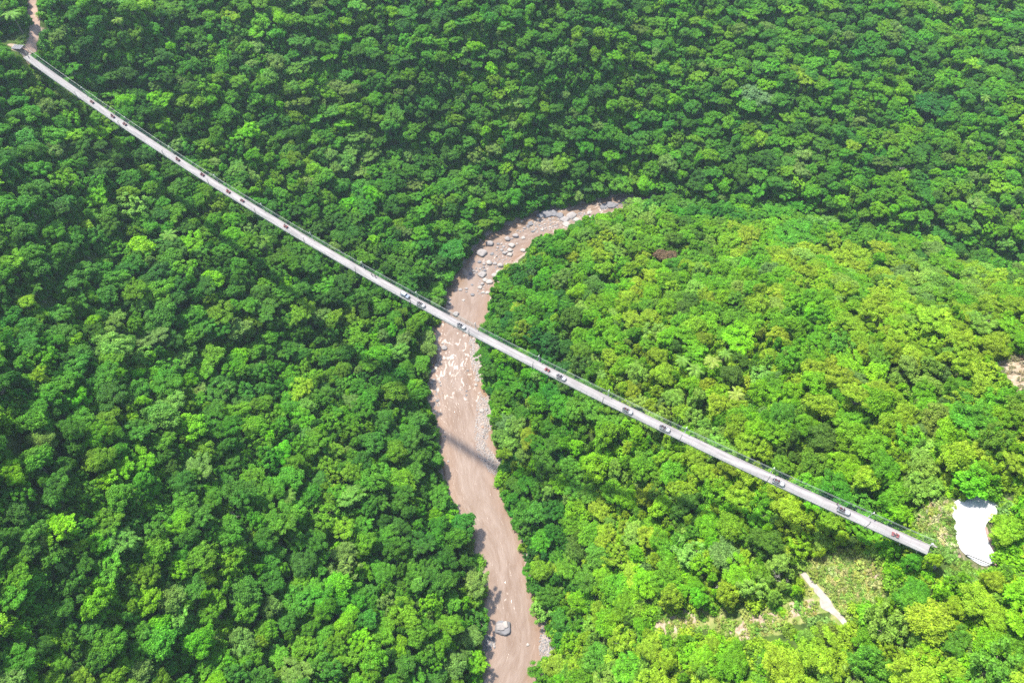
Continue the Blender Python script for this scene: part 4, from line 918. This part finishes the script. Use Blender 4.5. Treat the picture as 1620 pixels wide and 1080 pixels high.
# anchor blocks at both ends
for s, dd in ((-.010, 1), (1.006, -1)):
    for sg in (-1, 1):
        mb = MB(); p = on_deck(min(1, max(0, s)), sg * 2.9, 0) + Vector((U[0], U[1], 0)) * (BL * (s - min(1, max(0, s)))); mb.box((p.x, p.y, p.z - 2.0), (3.0, 1.0, 2.4), yaw=YAW, taper=(.8, .85)); bpart("anchor_block", mb, M_CONC)
        mb = MB(); q = on_deck(min(1, max(0, s)), sg * 2.2, ch(min(1, max(0, s)))); r_ = p + Vector((0, 0, -.2)); mb.tube([q, r_], .07, 6); bpart("anchor_cable", mb, M_STEEL)

# ------------------------------------------------------------------ vehicles
M_TYRE = mat("tyre_rubber", (.022, .022, .023), .85); M_RIM = mat("grey_rim", (.35, .35, .36), .4, .8)
M_BLACK = mat("black_plastic", (.02, .02, .022), .5); M_FRAME = mat("silver_paint", (.26, .27, .29), .38, .3); M_BUGW = mat("white_bodywork", (.46, .46, .48), .35)
M_GLASS = mat("window_glass", (.05, .07, .09), .08, 0, .8); M_RED = mat("red_plastic", (.24, .045, .05), .4); M_MAROON = mat("maroon_plastic", (.16, .025, .045), .45)
M_BLUEG = mat("blue_grey_paint", (.16, .19, .26), .3, .4); M_ROOFW = mat("pale_blue_roof_paint", (.40, .48, .54), .3); M_SEAT = mat("dark_vinyl", (.05, .05, .055), .6); M_HEAD = mat("headlight_glass", (.8, .8, .75), .15)
def add_wheels(root, xs, y, r, wd):
    for x in xs:
        for sg in (-1, 1):
            mb = MB(); mb.cyl((0, 0, 0), r, wd, 'y', 18); mb.cyl((0, 0, 0), r * .93, wd * 1.12, 'y', 18)
            t = link("wheel", mb.mesh("wheel", M_TYRE, sm=False), root); t.location = (x, sg * y, r)
            rb = MB(); rb.cyl((0, sg * wd * .52, 0), r * .55, wd * .2, 'y', 12); rb.cyl((0, sg * wd * .62, 0), r * .16, wd * .15, 'y', 8); link("rim", rb.mesh("rim", M_RIM), t)
def make_buggy():
    r = thing("open_buggy", "x", "off-road buggy")
    b = MB()
    b.box((-.25, 0, .52), (2.9, 1.35, .12)); b.box((-.35, .68, .72), (1.9, .08, .34)); b.box((-.35, -.68, .72), (1.9, .08, .34)); b.box((-1.68, 0, .74), (.08, 1.35, .42))
    b.box((1.28, 0, .72), (.95, 1.02, .34), taper=(.9, .9)); b.box((1.8, 0, .7), (.10, .9, .30))
    for x in (1.25, -1.3):
        for sg in (-1, 1): b.tube([(x - .48, sg * .78, .62), (x - .32, sg * .78, .86), (x, sg * .78, .95), (x + .32, sg * .78, .86), (x + .48, sg * .78, .62)], .11, 6)
    link("body", b.mesh("body", M_FRAME), r)
    h = MB(); h.box((1.22, 0, .98), (1.05, 1.22, .16), taper=(.86, .86)); h.box((1.0, 0, 1.07), (.5, .7, .06), taper=(.8, .8)); link("hood", h.mesh("hood", M_BUGW), r)
    wf = MB(); wf.tube([(.72, -.66, .98), (.52, -.62, 1.5), (.52, .62, 1.5), (.72, .66, .98)], .045, 6); wf.tube([(.72, -.66, .98), (.72, .66, .98)], .04, 6); wf_o = link("windshield_frame", wf.mesh("windshield_frame", M_BUGW), r)
    g = MB(); g.add([(.715, -.62, 1.02), (.715, .62, 1.02), (.535, .58, 1.46), (.535, -.58, 1.46), (.695, -.62, 1.02), (.695, .62, 1.02), (.515, .58, 1.46), (.515, -.58, 1.46)], [(0, 1, 2, 3), (7, 6, 5, 4), (0, 4, 5, 1), (1, 5, 6, 2), (2, 6, 7, 3), (3, 7, 4, 0)]); link("glass", g.mesh("glass", M_GLASS), wf_o)
    c = MB()
    for x in (-.25, -1.45): c.tube([(x, -.66, .85), (x, -.64, 1.6), (x, -.5, 1.76), (x, .5, 1.76), (x, .64, 1.6), (x, .66, .85)], .045, 6)
    for sg in (-1, 1): c.tube([(.52, sg * .6, 1.5), (-.25, sg * .55, 1.74), (-1.45, sg * .55, 1.74), (-1.72, sg * .6, .95)], .045, 6)
    link("roll_cage", c.mesh("roll_cage", M_FRAME), r)
    for x in (-.1, -.95):
        for sg in (-1, 1):
            s_ = MB(); s_.box((x, sg * .34, .72), (.5, .5, .16)); s_.box((x - .27, sg * .34, 1.0), (.12, .48, .55), shear=-.08, taper=(.8, .85)); link("seat", s_.mesh("seat", M_SEAT), r)
    st = MB(); st.tube([(.42 + .05 * math.sin(q), .34 + .18 * math.cos(q), 1.08 + .17 * math.sin(q)) for q in [k * math.pi / 6 for k in range(12)]], .018, 5, closed=True); st.tube([(.42, .34, 1.08), (.62, .34, .95)], .02, 5); link("steering_wheel", st.mesh("steering_wheel", M_BLACK), r)
    bp = MB(); bp.tube([(1.85, -.62, .56), (1.98, -.5, .56), (1.98, .5, .56), (1.85, .62, .56)], .06, 6); bp.tube([(1.98, -.3, .56), (1.98, -.3, .8), (1.98, .3, .8), (1.98, .3, .56)], .035, 5); link("bumper", bp.mesh("bumper", M_BLACK), r)
    bq = MB(); bq.tube([(-1.78, -.62, .56), (-1.9, -.5, .56), (-1.9, .5, .56), (-1.78, .62, .56)], .05, 6); link("bumper", bq.mesh("bumper", M_BLACK), r)
    for sg in (-1, 1): hl = MB(); hl.cyl((1.87, sg * .34, .74), .1, .06, 'x', 12); link("headlight", hl.mesh("headlight", M_HEAD), r)
    sp = MB(); sp.cyl((-1.84, .05, 1.02), .34, .2, 'x', 18); sp_o = link("spare_wheel", sp.mesh("spare_wheel", M_TYRE), r)
    sc = MB(); sc.cyl((-1.95, .05, 1.02), .27, .05, 'x', 14); link("cover", sc.mesh("cover", M_BUGW), sp_o)
    fd = MB()
    for sg in (-1, 1): fd.box((-.05, sg * .83, .46), (1.5, .2, .05))
    link("side_step", fd.mesh("side_step", M_BLACK), r)
    add_wheels(r, (1.25, -1.3), .72, .36, .26); return r
def make_quad(body_mat):
    r = thing("quad_bike", "x", "quad bike")
    b = MB(); b.box((0, 0, .48), (1.2, .34, .28), taper=(.9, .8)); b.box((.62, 0, .66), (.55, .44, .22), taper=(.7, .8)); b.box((-.05, 0, .5), (.5, .8, .05))
    link("body", b.mesh("body", M_BLACK), r)
    for x, nm in ((.66, "front"), (-.66, "rear")):
        f = MB()
        for sg in (-1, 1):
            f.box((x, sg * .40, .70), (.74, .40, .07), taper=(.75, .8)); f.box((x - .3, sg * .42, .60), (.1, .34, .18)); f.box((x + .3, sg * .42, .62), (.1, .34, .12))
        f.box((x, 0, .76), (.56, .5, .12), taper=(.7, .7)); link("fender", f.mesh("fender", body_mat), r)
    s_ = MB(); s_.box((-.30, 0, .80), (.9, .34, .13), taper=(.92, .75)); link("seat", s_.mesh("seat", M_SEAT), r)
    h = MB(); h.tube([(.42, -.36, .98), (.5, -.16, .98), (.56, 0, .92), (.5, .16, .98), (.42, .36, .98)], .025, 6); h.tube([(.56, 0, .92), (.66, 0, .62)], .035, 6); link("handlebar", h.mesh("handlebar", M_BLACK), r)
    for x in (.72, -.86):
        k = MB(); k.tube([(x - .22, -.34, .86), (x + .22, -.34, .86), (x + .22, .34, .86), (x - .22, .34, .86)], .018, 5, closed=True)
        for y in (-.17, 0, .17): k.tube([(x - .22, y, .86), (x + .22, y, .86)], .015, 5)
        for sx in (-.2, .2): k.tube([(x + sx, .2, .74), (x + sx, .2, .86)], .015, 5); k.tube([(x + sx, -.2, .74), (x + sx, -.2, .86)], .015, 5)
        link("rack", k.mesh("rack", M_BLACK), r)
    for sg in (-1, 1): hl = MB(); hl.cyl((.9, sg * .18, .66), .07, .06, 'x', 10); link("headlight", hl.mesh("headlight", M_HEAD), r)
    add_wheels(r, (.64, -.64), .43, .28, .24); return r
def make_hardtop():
    r = thing("hardtop_car", "blue-grey four-wheel-drive car with a pale hardtop, second in the middle of the bridge", "car")
    b = MB(); b.box((0, 0, .72), (4.1, 1.64, .52), taper=(.98, .95)); b.box((1.35, 0, 1.02), (1.25, 1.4, .14), taper=(.9, .9)); b.box((-.55, 0, 1.03), (2.5, 1.55, .12))
    for x in (1.28, -1.3):
        for sg in (-1, 1): b.tube([(x - .5, sg * .82, .5), (x - .35, sg * .82, .8), (x, sg * .82, .9), (x + .35, sg * .82, .8), (x + .5, sg * .82, .5)], .09, 6)
    link("body", b.mesh("body", M_BLUEG), r)
    w_ = MB(); w_.box((-.6, 0, 1.32), (2.35, 1.46, .52), taper=(.88, .88)); link("window", w_.mesh("window", M_GLASS), r)
    t = MB(); t.box((-.68, 0, 1.63), (2.15, 1.36, .1), taper=(.94, .92)); 
    rf = link("roof", t.mesh("roof", M_ROOFW), r)
    for y in (-.45, .45): k = MB(); k.tube([(-1.6, y, 1.74), (.25, y, 1.74)], .025, 5); k.tube([(-1.4, y, 1.66), (-1.4, y, 1.74)], .02, 5); k.tube([(.05, y, 1.66), (.05, y, 1.74)], .02, 5); link("roof_rail", k.mesh("roof_rail", M_BLACK), rf)
    pl = MB()
    for x, dx in ((.52, .16), (-.35, 0), (-1.1, 0), (-1.75, -.08)):
        for sg in (-1, 1): pl.tube([(x + dx, sg * .75, 1.06), (x, sg * .67, 1.6)], .045, 5)
    link("pillars", pl.mesh("pillars", M_BLUEG), r)
    for x in (2.08, -2.08): q = MB(); q.box((x, 0, .56), (.14, 1.6, .2)); link("bumper", q.mesh("bumper", M_BLACK), r)
    for sg in (-1, 1): hl = MB(); hl.cyl((2.06, sg * .58, .82), .12, .06, 'x', 12); link("headlight", hl.mesh("headlight", M_HEAD), r)
    for sg in (-1, 1): q = MB(); q.box((.62, sg * .92, 1.12), (.1, .18, .14)); link("mirror", q.mesh("mirror", M_BLACK), r)
    sp = MB(); sp.cyl((-2.2, 0, .95), .35, .2, 'x', 18); link("spare_wheel", sp.mesh("spare_wheel", M_TYRE), r)
    add_wheels(r, (1.28, -1.3), .76, .37, .25); return r

# ------------------------------------------------------------------ people
M_SKIN = mat("skin", (.42, .24, .16), .55); M_HAIR = mat("dark_hair", (.02, .016, .014), .6)
CL = {"red": mat("red_shirt", (.50, .04, .05), .8), "maroon": mat("maroon_shirt", (.20, .04, .06), .8), "black": mat("black_shirt", (.02, .02, .025), .8), "white": mat("white_shirt", (.72, .70, .68), .8), "pink": mat("pink_shirt", (.62, .25, .26), .8), "navy": mat("navy_shirt", (.03, .04, .10), .8)}
M_TROU = mat("dark_trousers", (.035, .037, .05), .8); M_HELM = mat("dark_helmet", (.03, .03, .035), .3); M_SHOE = mat("black_shoes", (.02, .02, .02), .6)
def skin_mesh(name, verts, edges, radii, m, root=0):
    me = bpy.data.meshes.new(name); me.from_pydata(verts, edges, []); o = bpy.data.objects.new(name, me); COL.objects.link(o)
    md = o.modifiers.new("s", 'SKIN'); md.use_smooth_shade = True; sb = o.modifiers.new("u", 'SUBSURF'); sb.levels = 1
    lay = me.skin_vertices[0].data
    for i, r in enumerate(radii): lay[i].radius = (r, r) if not isinstance(r, tuple) else r
    for i in range(len(radii)): lay[i].use_root = (i == root)
    dg = bpy.context.evaluated_depsgraph_get(); out = bpy.data.meshes.new_from_object(o.evaluated_get(dg)); bpy.data.objects.remove(o); out.materials.clear(); out.materials.append(m); out.name = name; return out
def join_np(me, mb):
    """add the shapes of mb to a mesh"""
    b = bmesh.new(); b.from_mesh(me); t = mb.mesh("t", M_SKIN, sm=True); b.from_mesh(t); b.to_mesh(me); b.free(); return me
def make_person(pose):
    """facing +x; origin on the seat (sitting) or at the feet (standing)"""
    if pose == "stand":
        z0 = .92; J = dict(pel=(0, 0, z0), che=(.01, 0, z0 + .36), nek=(.01, 0, z0 + .55), hed=(.03, 0, z0 + .68), top=(.03, 0, z0 + .78))
        arms = {1: [(0, .19, z0 + .47), (-.02, .25, z0 + .2), (.08, .25, z0 - .03), (.12, .25, z0 - .10)], -1: [(0, -.19, z0 + .47), (.04, -.27, z0 + .22), (.22, -.22, z0 + .14), (.29, -.20, z0 + .15)]}
        legs = {1: [(0, .10, z0 - .06), (.03, .11, .48), (0, .11, .09), (.15, .12, .05)], -1: [(0, -.10, z0 - .06), (.05, -.11, .48), (.01, -.12, .09), (.16, -.14, .05)]}
    else:
        z0 = .12; f = .10 if pose == "ride" else -.02; J = dict(pel=(0, 0, z0), che=(.02 + f * .7, 0, z0 + .34), nek=(.03 + f, 0, z0 + .52), hed=(.07 + f, 0, z0 + .65), top=(.07 + f, 0, z0 + .75))
        hx = .48 if pose == "ride" else .36; hy = .30 if pose == "ride" else .16; hz = z0 + (.12 if pose == "ride" else .02)
        arms = {s: [(.02 + f * .9, s * .19, z0 + .45), (.16, s * .28, z0 + .22), (hx - .08, s * hy, hz + .02), (hx, s * hy, hz)] for s in (1, -1)}
        sp = .24 if pose == "ride" else .12; kz = .10 if pose == "ride" else .16
        legs = {s: [(.02, s * .10, z0 - .02), (.42, s * sp, kz), (.40 if pose == "ride" else .52, s * (sp + .02), -.30), (.55 if pose == "ride" else .66, s * (sp + .02), -.36)] for s in (1, -1)}
    V = [J['pel'], J['che'], J['nek'], J['hed'], J['top']]; E_ = [(0, 1), (1, 2), (2, 3), (3, 4)]; R_ = [(.15, .12), (.16, .115), .055, .095, .075]
    for s in (1, -1):
        b = len(V); V += arms[s]; E_ += [(1, b), (b, b + 1), (b + 1, b + 2), (b + 2, b + 3)]; R_ += [.062, .046, .032, (.036, .022)]
        b = len(V); V += legs[s]; E_ += [(0, b), (b, b + 1), (b + 1, b + 2), (b + 2, b + 3)]; R_ += [.09, .062, .042, .045]
    body = skin_mesh("person_body", V, E_, R_, M_SKIN)
    mb = MB(); hd = Vector(J['hed']); mb.ball((hd.x + .01, 0, hd.z + .03), .098, 0, 12, 8, 1.2, 1.02, .84); mb.ball((hd.x + .115, 0, hd.z + .01), .016, 0, 6, 5, 1.5)
    for s in (1, -1):
        mb.ball((hd.x, s * .088, hd.z + .02), .022, 0, 6, 5, 1.4, 1, .5); h = Vector(arms[s][3]); dr = (h - Vector(arms[s][2])).normalized(); sd_ = dr.cross(Vector((0, 0, 1))).normalized()
        for k, (o_, L) in enumerate(((-.030, .065), (-.010, .078), (.010, .074), (.030, .060))):
            a = h + sd_ * o_ + dr * .02; b_ = a + dr * L * .55; c_ = b_ + dr * L * .25 + Vector((0, 0, -L * .45)); mb.tube([a, b_, c_], [.009, .0085, .007], 5)
        a = h - sd_ * .03 * s; mb.tube([a, a + dr * .03 - sd_ * .035 * s, a + dr * .055 - sd_ * .03 * s + Vector((0, 0, -.02))], [.011, .010, .008], 5)
    join_np(body, mb)
    sv = [J['pel'], J['che'], (J['nek'][0], 0, J['nek'][2] - .05)]; se = [(0, 1), (1, 2)]; sr = [(.17, .14), (.18, .135), .09]
    for s in (1, -1): b = len(sv); a1 = Vector(arms[s][0]).lerp(Vector(arms[s][1]), .75); sv += [arms[s][0], tuple(a1)]; se += [(1, b), (b, b + 1)]; sr += [.082, .066]
    shirt = skin_mesh("shirt", sv, se, sr, CL["red"])
    tv = [(J['pel'][0], 0, J['pel'][2] - .01)]; te = []; tr = [(.165, .13)]
    for s in (1, -1): b = len(tv); an = Vector(legs[s][1]).lerp(Vector(legs[s][2]), .9); tv += [legs[s][0], legs[s][1], tuple(an)]; te += [(0, b), (b, b + 1), (b + 1, b + 2)]; tr += [.105, .078, .06]
    trou = skin_mesh("trousers", tv, te, tr, M_TROU)
    hr = MB(); hr.ball((hd.x - .012, 0, hd.z + .055), .108, 0, 12, 8, 1.08, 1.04, .9)
    ha = hr.mesh("hair", M_HAIR, sm=True); hl = MB(); hl.ball((hd.x, 0, hd.z + .06), .135, 0, 12, 8, 1.0, 1.08, .95); hl.box((hd.x + .14, 0, hd.z + .09), (.1, .16, .02)); he = hl.mesh("helmet", M_HELM, sm=True)
    sh = MB()
    for s in (1, -1): a = Vector(legs[s][2]); c = Vector(legs[s][3]); dd = (c - a); sh.tube([a + dd * -.05 + Vector((0, 0, -.03)), a + dd * .6 + Vector((0, 0, -.03)), c + Vector((.03, 0, -.01))], [.055, .055, .045], 7)
    return dict(body=body, shirt=shirt, trousers=trou, hair=ha, helmet=he, shoes=sh.mesh("shoes", M_SHOE, sm=True))
PERS = {p: make_person(p) for p in ("stand", "sit", "ride")}
shirts = {}
def person(pose, colr, label, loc, rot, helmet=True, group=None):
    M = PERS[pose]; o = link("person", M['body']); o.location = loc; o.rotation_euler = rot; o["label"] = label; o["category"] = "person"
    if group: o["group"] = group
    if (pose, colr) not in shirts: me = M['shirt'].copy(); me.materials[0] = CL[colr]; shirts[(pose, colr)] = me
    link("shirt", shirts[(pose, colr)], o); link("trousers", M['trousers'], o); link("shoes", M['shoes'], o); link("helmet" if helmet else "hair", M['helmet' if helmet else 'hair'], o); return o
def veh_matrix(s, lat): 
    p = on_deck(s, lat, .005); r = deck_rot(s); m = Matrix.Translation(p) @ Matrix.Rotation(r[2], 4, 'Z') @ Matrix.Rotation(r[1], 4, 'Y'); return m, p, r
quads = [(145,161,"maroon","rearmost dark quad bike, nearest the left end of the bridge",[("ride","maroon"),]),(178,184,"maroon","dark maroon quad bike second from the left end of the bridge",[("ride","black"),("sit","maroon")]),
 (197,196,"maroon","dark quad bike third from the left end, close ahead of another",[("ride","maroon")]),(281,252,"maroon","dark quad bike fourth from the left, beside a light post",[("ride","black"),("sit","maroon")]),
 (320,276,"maroon","dark quad bike fifth from the left end of the bridge",[("ride","maroon"),("sit","white")]),(361,303,"red","quad bike sixth from the left with a red rear and orange-red rider",[("ride","red"),("sit","red")]),
 (383,317,"maroon","pinkish-dark quad bike seventh from the left end",[("ride","white"),]),(452,358,"red","lone reddish quad bike ahead of the left group",[("ride","white"),("sit","maroon")]),
 (866,585,"red","bright red quad bike close behind a silver buggy in the middle",[("ride","red"),("sit","pink")]),(1417,846,"red","foremost bright red quad bike near the right end of the bridge",[("ride","pink")])]
qp = {"red": make_quad(M_RED), "maroon": make_quad(M_MAROON)}; first = {"red": True, "maroon": True}
order_w = ["first", "second", "third", "fourth", "fifth", "sixth", "seventh", "eighth", "ninth", "last"]
for i, (px, py, c, lab, ppl) in enumerate(quads):
    s, la = deck_s(px, py, .5); la = max(-.7, min(.7, la)); m, p, r = veh_matrix(s, la)
    q = qp[c] if first[c] else copy_tree(qp[c]); first[c] = False; q.location = p; q.rotation_euler = r; q['label'] = lab; q['category'] = "quad bike"; q['group'] = "quad bikes crossing the bridge"
    for k, (po, cc) in enumerate(ppl):
        loc = m @ Vector(((-.12, 0, .87) if po == "ride" else (-.58, 0, .90))); who = "rider steering" if k == 0 else "passenger behind the rider on"
        person(po, cc, f"{cc}-shirted {who} the {order_w[i]} quad bike from the left", loc, r, True, "people riding quad bikes")
bug = [(666,482,"open silver buggy right behind the car over the left bank",["black","navy","maroon"]),(730,516,"open silver buggy alone over the river",["black","navy","black"]),(888,597,"silver buggy just ahead of a bright red quad bike",["black","black","white","maroon"]),
 (993,650,"silver buggy with white hood, fourth along the bridge",["red","maroon","red","black"]),(1052,678,"silver buggy with white hood, fifth along the bridge",["maroon","red","maroon"]),(1232,763,"silver buggy passing the base of a white light post",["red","black","pink","maroon"]),(1335,808,"silver buggy beside a standing person near the right end",["pink","maroon","red","black"])]
bp_ = make_buggy(); seats = [(-.08, .34, .81), (-.08, -.34, .81), (-.93, .34, .81), (-.93, -.34, .81)]; sw = ["driving", "in the front passenger seat of", "in the left rear seat of", "in the right rear seat of"]
for i, (px, py, lab, ppl) in enumerate(bug):
    s, la = deck_s(px, py, .7); la = max(-.75, min(.75, la)); m, p, r = veh_matrix(s, la)
    q = bp_ if i == 0 else copy_tree(bp_); q.location = p; q.rotation_euler = r; q['label'] = lab; q['category'] = "off-road buggy"; q['group'] = "open buggies crossing the bridge"
    for k, cc in enumerate(ppl):
        nm = ["first", "second", "third", "fourth", "fifth", "sixth", "rightmost"][i]; person("sit", cc, f"{cc}-shirted person {sw[k]} the {nm} buggy from the left", m @ Vector(seats[k]), r, k % 2 == 0, "people riding in the buggies")
s, la = deck_s(641, 467, .8); m, p, r = veh_matrix(s, max(-.7, min(.7, la))); q = make_hardtop(); q.location = p; q.rotation_euler = r; q['label'] = "blue-grey car with a pale hardtop, leading half of the bridge's middle traffic"
q['label'] = "blue-grey off-road car with pale blue-white hardtop, the only closed car on the bridge"
for px, py, lab, yw in ((588, 434, "person in black standing at the far railing, left of the closed car", .4), (593.5, 436.5, "second person in dark clothes at the railing, nearer the closed car", 2.6), (1325, 796, "person in dark clothes standing on the rail side behind the rightmost buggy", 1.2)):
    s, la = deck_s(px, py, .9); la = min(1.6, la); person("stand", "black", lab, on_deck(s, la, .0), (0, 0, YAW + yw), False)

# ------------------------------------------------------------------ bridge ends: pad, wall, gate, shelter, tracks
def draped(name, poly, z_est, mat_, step=1.0, lift=.12, skirt=.4, **k):
    """a sheet over the ground inside a pixel polygon, with a short edge going down"""
    W = np.array([hit(a, b, 0)[:2] for a, b in poly]) if z_est is None else np.array([unproj(a, b, z_est) for a, b in poly])
    # smooth outline
    Q = []
    for i in range(len(W)):
        p0, p1, p2, p3 = W[i - 1], W[i], W[(i + 1) % len(W)], W[(i + 2) % len(W)]
        for t in np.linspace(0, 1, 6)[:-1]: Q.append(.5 * ((2 * p1) + (-p0 + p2) * t + (2 * p0 - 5 * p1 + 4 * p2 - p3) * t * t + (-p0 + 3 * p1 - 3 * p2 + p3) * t ** 3))
    b = bmesh.new(); vs = [b.verts.new((q[0], q[1], 0)) for q in Q]; b.faces.new(vs)
    x0, x1 = min(q[0] for q in Q), max(q[0] for q in Q); y0, y1 = min(q[1] for q in Q), max(q[1] for q in Q)
    for X in np.arange(x0, x1, step): bmesh.ops.bisect_plane(b, geom=b.verts[:] + b.edges[:] + b.faces[:], plane_co=(X, 0, 0), plane_no=(1, 0, 0))
    for Y in np.arange(y0, y1, step): bmesh.ops.bisect_plane(b, geom=b.verts[:] + b.edges[:] + b.faces[:], plane_co=(0, Y, 0), plane_no=(0, 1, 0))
    for v in b.verts: v.co.z = float(ground(v.co.x, v.co.y)) + lift
    be = [e for e in b.edges if e.is_boundary]; r = bmesh.ops.extrude_edge_only(b, edges=be)
    for v in [g for g in r['geom'] if isinstance(g, bmesh.types.BMVert)]: v.co.z -= skirt
    bmesh.ops.recalc_face_normals(b, faces=b.faces); me = bpy.data.meshes.new(name); b.to_mesh(me); b.free(); me.materials.append(mat_); return link(name, me, **k)
M_PAD = mat("bright_concrete", (.45, .445, .44), .8, noise=(.25, .94, 1.03)); M_TRK = mat("pale_track_concrete", (.285, .25, .215), .85, noise=(.6, .8, 1.1)); M_DIRT = mat("reddish_dirt", (.28, .19, .145), .95, noise=(.4, .75, 1.2)); M_GREYR = mat("grey_road", (.19, .185, .20), .9, noise=(.6, .85, 1.1))
M_BRICK = mat("rubble_brick", (.28, .18, .15), .9, noise=(2.5, .6, 1.35), bump=(5, .8))
draped("road", PAD, 119.8, M_PAD, 2.0, .34, .8, kind="structure")
draped("road_right_edge", ROADR, None, M_GREYR, 1.5, .14, .5, kind="structure").name = "road"  # stretch of grey-surfaced road at the far right
draped("path", [(1264,905),(1270,902),(1283,915),(1300,934),(1312,948),(1320,962),(1332,974),(1340,987),(1334,990),(1322,976),(1312,968),(1305,956),(1292,942),(1276,922)], None, M_TRK, 1.0, .16, .5, kind="structure")
draped("path", [(1464,864),(1482,860),(1500,868),(1518,874),(1516,886),(1494,884),(1470,879)], 119.8, M_DIRT, 1.2, .12, .5, kind="structure")
draped("path", [(1296,948),(1302,948),(1314,963),(1310,967),(1298,961)], None, M_TRK, 1.0, .14, .5, kind="structure")
draped("path", [(46,70),(48,56),(46,36),(40,8),(36,-30),(60,-30),(62,10),(64,36),(62,58),(58,70)], None, M_DIRT, 2.0, .14, .6, kind="structure")
draped("path", [(36,88),(34,76),(43,68),(54,64),(56,76),(58,92),(52,100),(42,96)], 119.7, M_DIRT, 1.5, .12, .5, kind="structure")
# low rubble wall on the pad's right rim
def wall_along(name, pix, z, w_, h_, m, label, cat):
    W = [Vector((*unproj(a, b, z), 0)) for a, b in pix]; mb = MB(); vs = []; fs = []
    for i, p in enumerate(W):
        t = (W[min(i + 1, len(W) - 1)] - W[max(i - 1, 0)]).normalized(); n_ = Vector((-t.y, t.x, 0)); zg = float(ground(p.x, p.y))
        for o_, zz in ((-w_ / 2, -.5), (w_ / 2, -.5), (w_ / 2 * .9, h_), (-w_ / 2 * .9, h_)): vs.append((p.x + n_.x * o_, p.y + n_.y * o_, zg + zz + (random.uniform(-.06, .06) if zz > 0 else 0)))
    for i in range(len(W) - 1):
        for k in range(4): fs.append((i * 4 + k, i * 4 + (k + 1) % 4, i * 4 + 4 + (k + 1) % 4, i * 4 + 4 + k))
    fs += [(3, 2, 1, 0), tuple(len(vs) - 4 + k for k in range(4))]; mb.add(vs, fs); o = link(name, mb.mesh(name, m)); o["label"] = label; o["category"] = cat; return o
wall_along("rubble_wall", [(1559,834),(1561,843),(1564,852),(1568,861),(1573,870),(1577,879),(1577,887),(1573,894)], 120, .7, .55, M_BRICK, "low reddish rubble wall curving along the right rim of the white pad", "wall")
g0 = Vector((*unproj(1528.5, 877.5, 120.6), 0)); g1 = Vector((*unproj(1571, 895, 120.6), 0)); zg = 120.14
gate = thing("barrier_gate", "thin dark barrier pole across the lower end of the white pad", "barrier", (g0.x, g0.y, zg)); dv = g1 - g0
mb = MB(); mb.tube([(0, 0, .95), (dv.x, dv.y, .95)], .13, 8); link("pole", mb.mesh("pole", M_BLACK), gate)
for t in (0.02, .98): mb = MB(); mb.box((dv.x * t, dv.y * t, .5), (.22, .22, 1.0)); mb.box((dv.x * t, dv.y * t, 1.03), (.28, .28, .06)); link("post", mb.mesh("post", M_BLACK), gate)
# shelter roof of grey slats at the left end, and the bent handrail beside it
px0 = unproj(25, 76, 122); sh = thing("slatted_shelter", "small shelter with a grey slatted roof at the left end of the bridge", "shelter", (px0[0], px0[1], float(ground(px0[0], px0[1]))), (0, 0, -.12))
zr = 122.6 - sh.location.z; mb = MB(); mb.box((0, 0, zr), (7.6, 3.6, .1)); link("roof", mb.mesh("roof", mat("dark_roof_sheet", (.05, .05, .06), .6)), sh)
M_SLAT = mat("grey_slats", (.17, .175, .20), .6)
for i in range(9): mb = MB(); mb.box((-3.5 + i * .875, 0, zr + .1), (.42, 3.8, .09)); link("slat", mb.mesh("slat", M_SLAT), sh)
for x in (-3.5, 3.5):
    for y in (-1.5, 1.5): mb = MB(); mb.box((x, y, zr / 2 - .6), (.16, .16, zr + 1.0)); link("post", mb.mesh("post", M_TIMBER), sh)
hb = MB(); zz = DZ + 1.0; pts = []
for a, b in ((34, 78), (37.5, 79), (40, 81.5), (42, 85), (44, 89)): q = unproj(a, b, zz); pts.append((q[0], q[1], zz))
hb.tube(pts, .13, 8); 
for p in (pts[0], pts[2], pts[4]): hb.tube([(p[0], p[1], zz), (p[0], p[1], zz - 1.6)], .08, 6)
o = link("curved_handrail", hb.mesh("curved_handrail", M_STEEL)); o["label"] = "dark bent handrail curving from the shelter to the bridge's left end"; o["category"] = "railing"
q = unproj(1474, 861, 120.5); mb = MB(); mb.box((q[0], q[1], 120.2), (.5, .5, 1.7), taper=(.8, .8)); mb.box((q[0], q[1], 121.1), (.62, .62, .12)); o = link("marker_post", mb.mesh("marker_post", M_WHITE)); o["label"] = "stubby white post where the railing ends at the bridge's right end"; o["category"] = "post"

# ------------------------------------------------------------------ humid air
hz = MB(); hz.box((40, 240, 166), (11600, 11600, 340)); 
mh = bpy.data.materials.new("humid_haze"); mh.use_nodes = True; n = mh.node_tree.nodes; n.remove(n["Principled BSDF"]); pv = n.new("ShaderNodeVolumePrincipled")
pv.inputs["Color"].default_value = (.72, .86, 1.0, 1); pv.inputs["Density"].default_value = .00009; pv.inputs["Anisotropy"].default_value = .2
mh.node_tree.links.new(pv.outputs[0], n["Material Output"].inputs["Volume"]); link("haze", hz.mesh("haze", mh), kind="stuff", label="thin humid haze over the gorge")
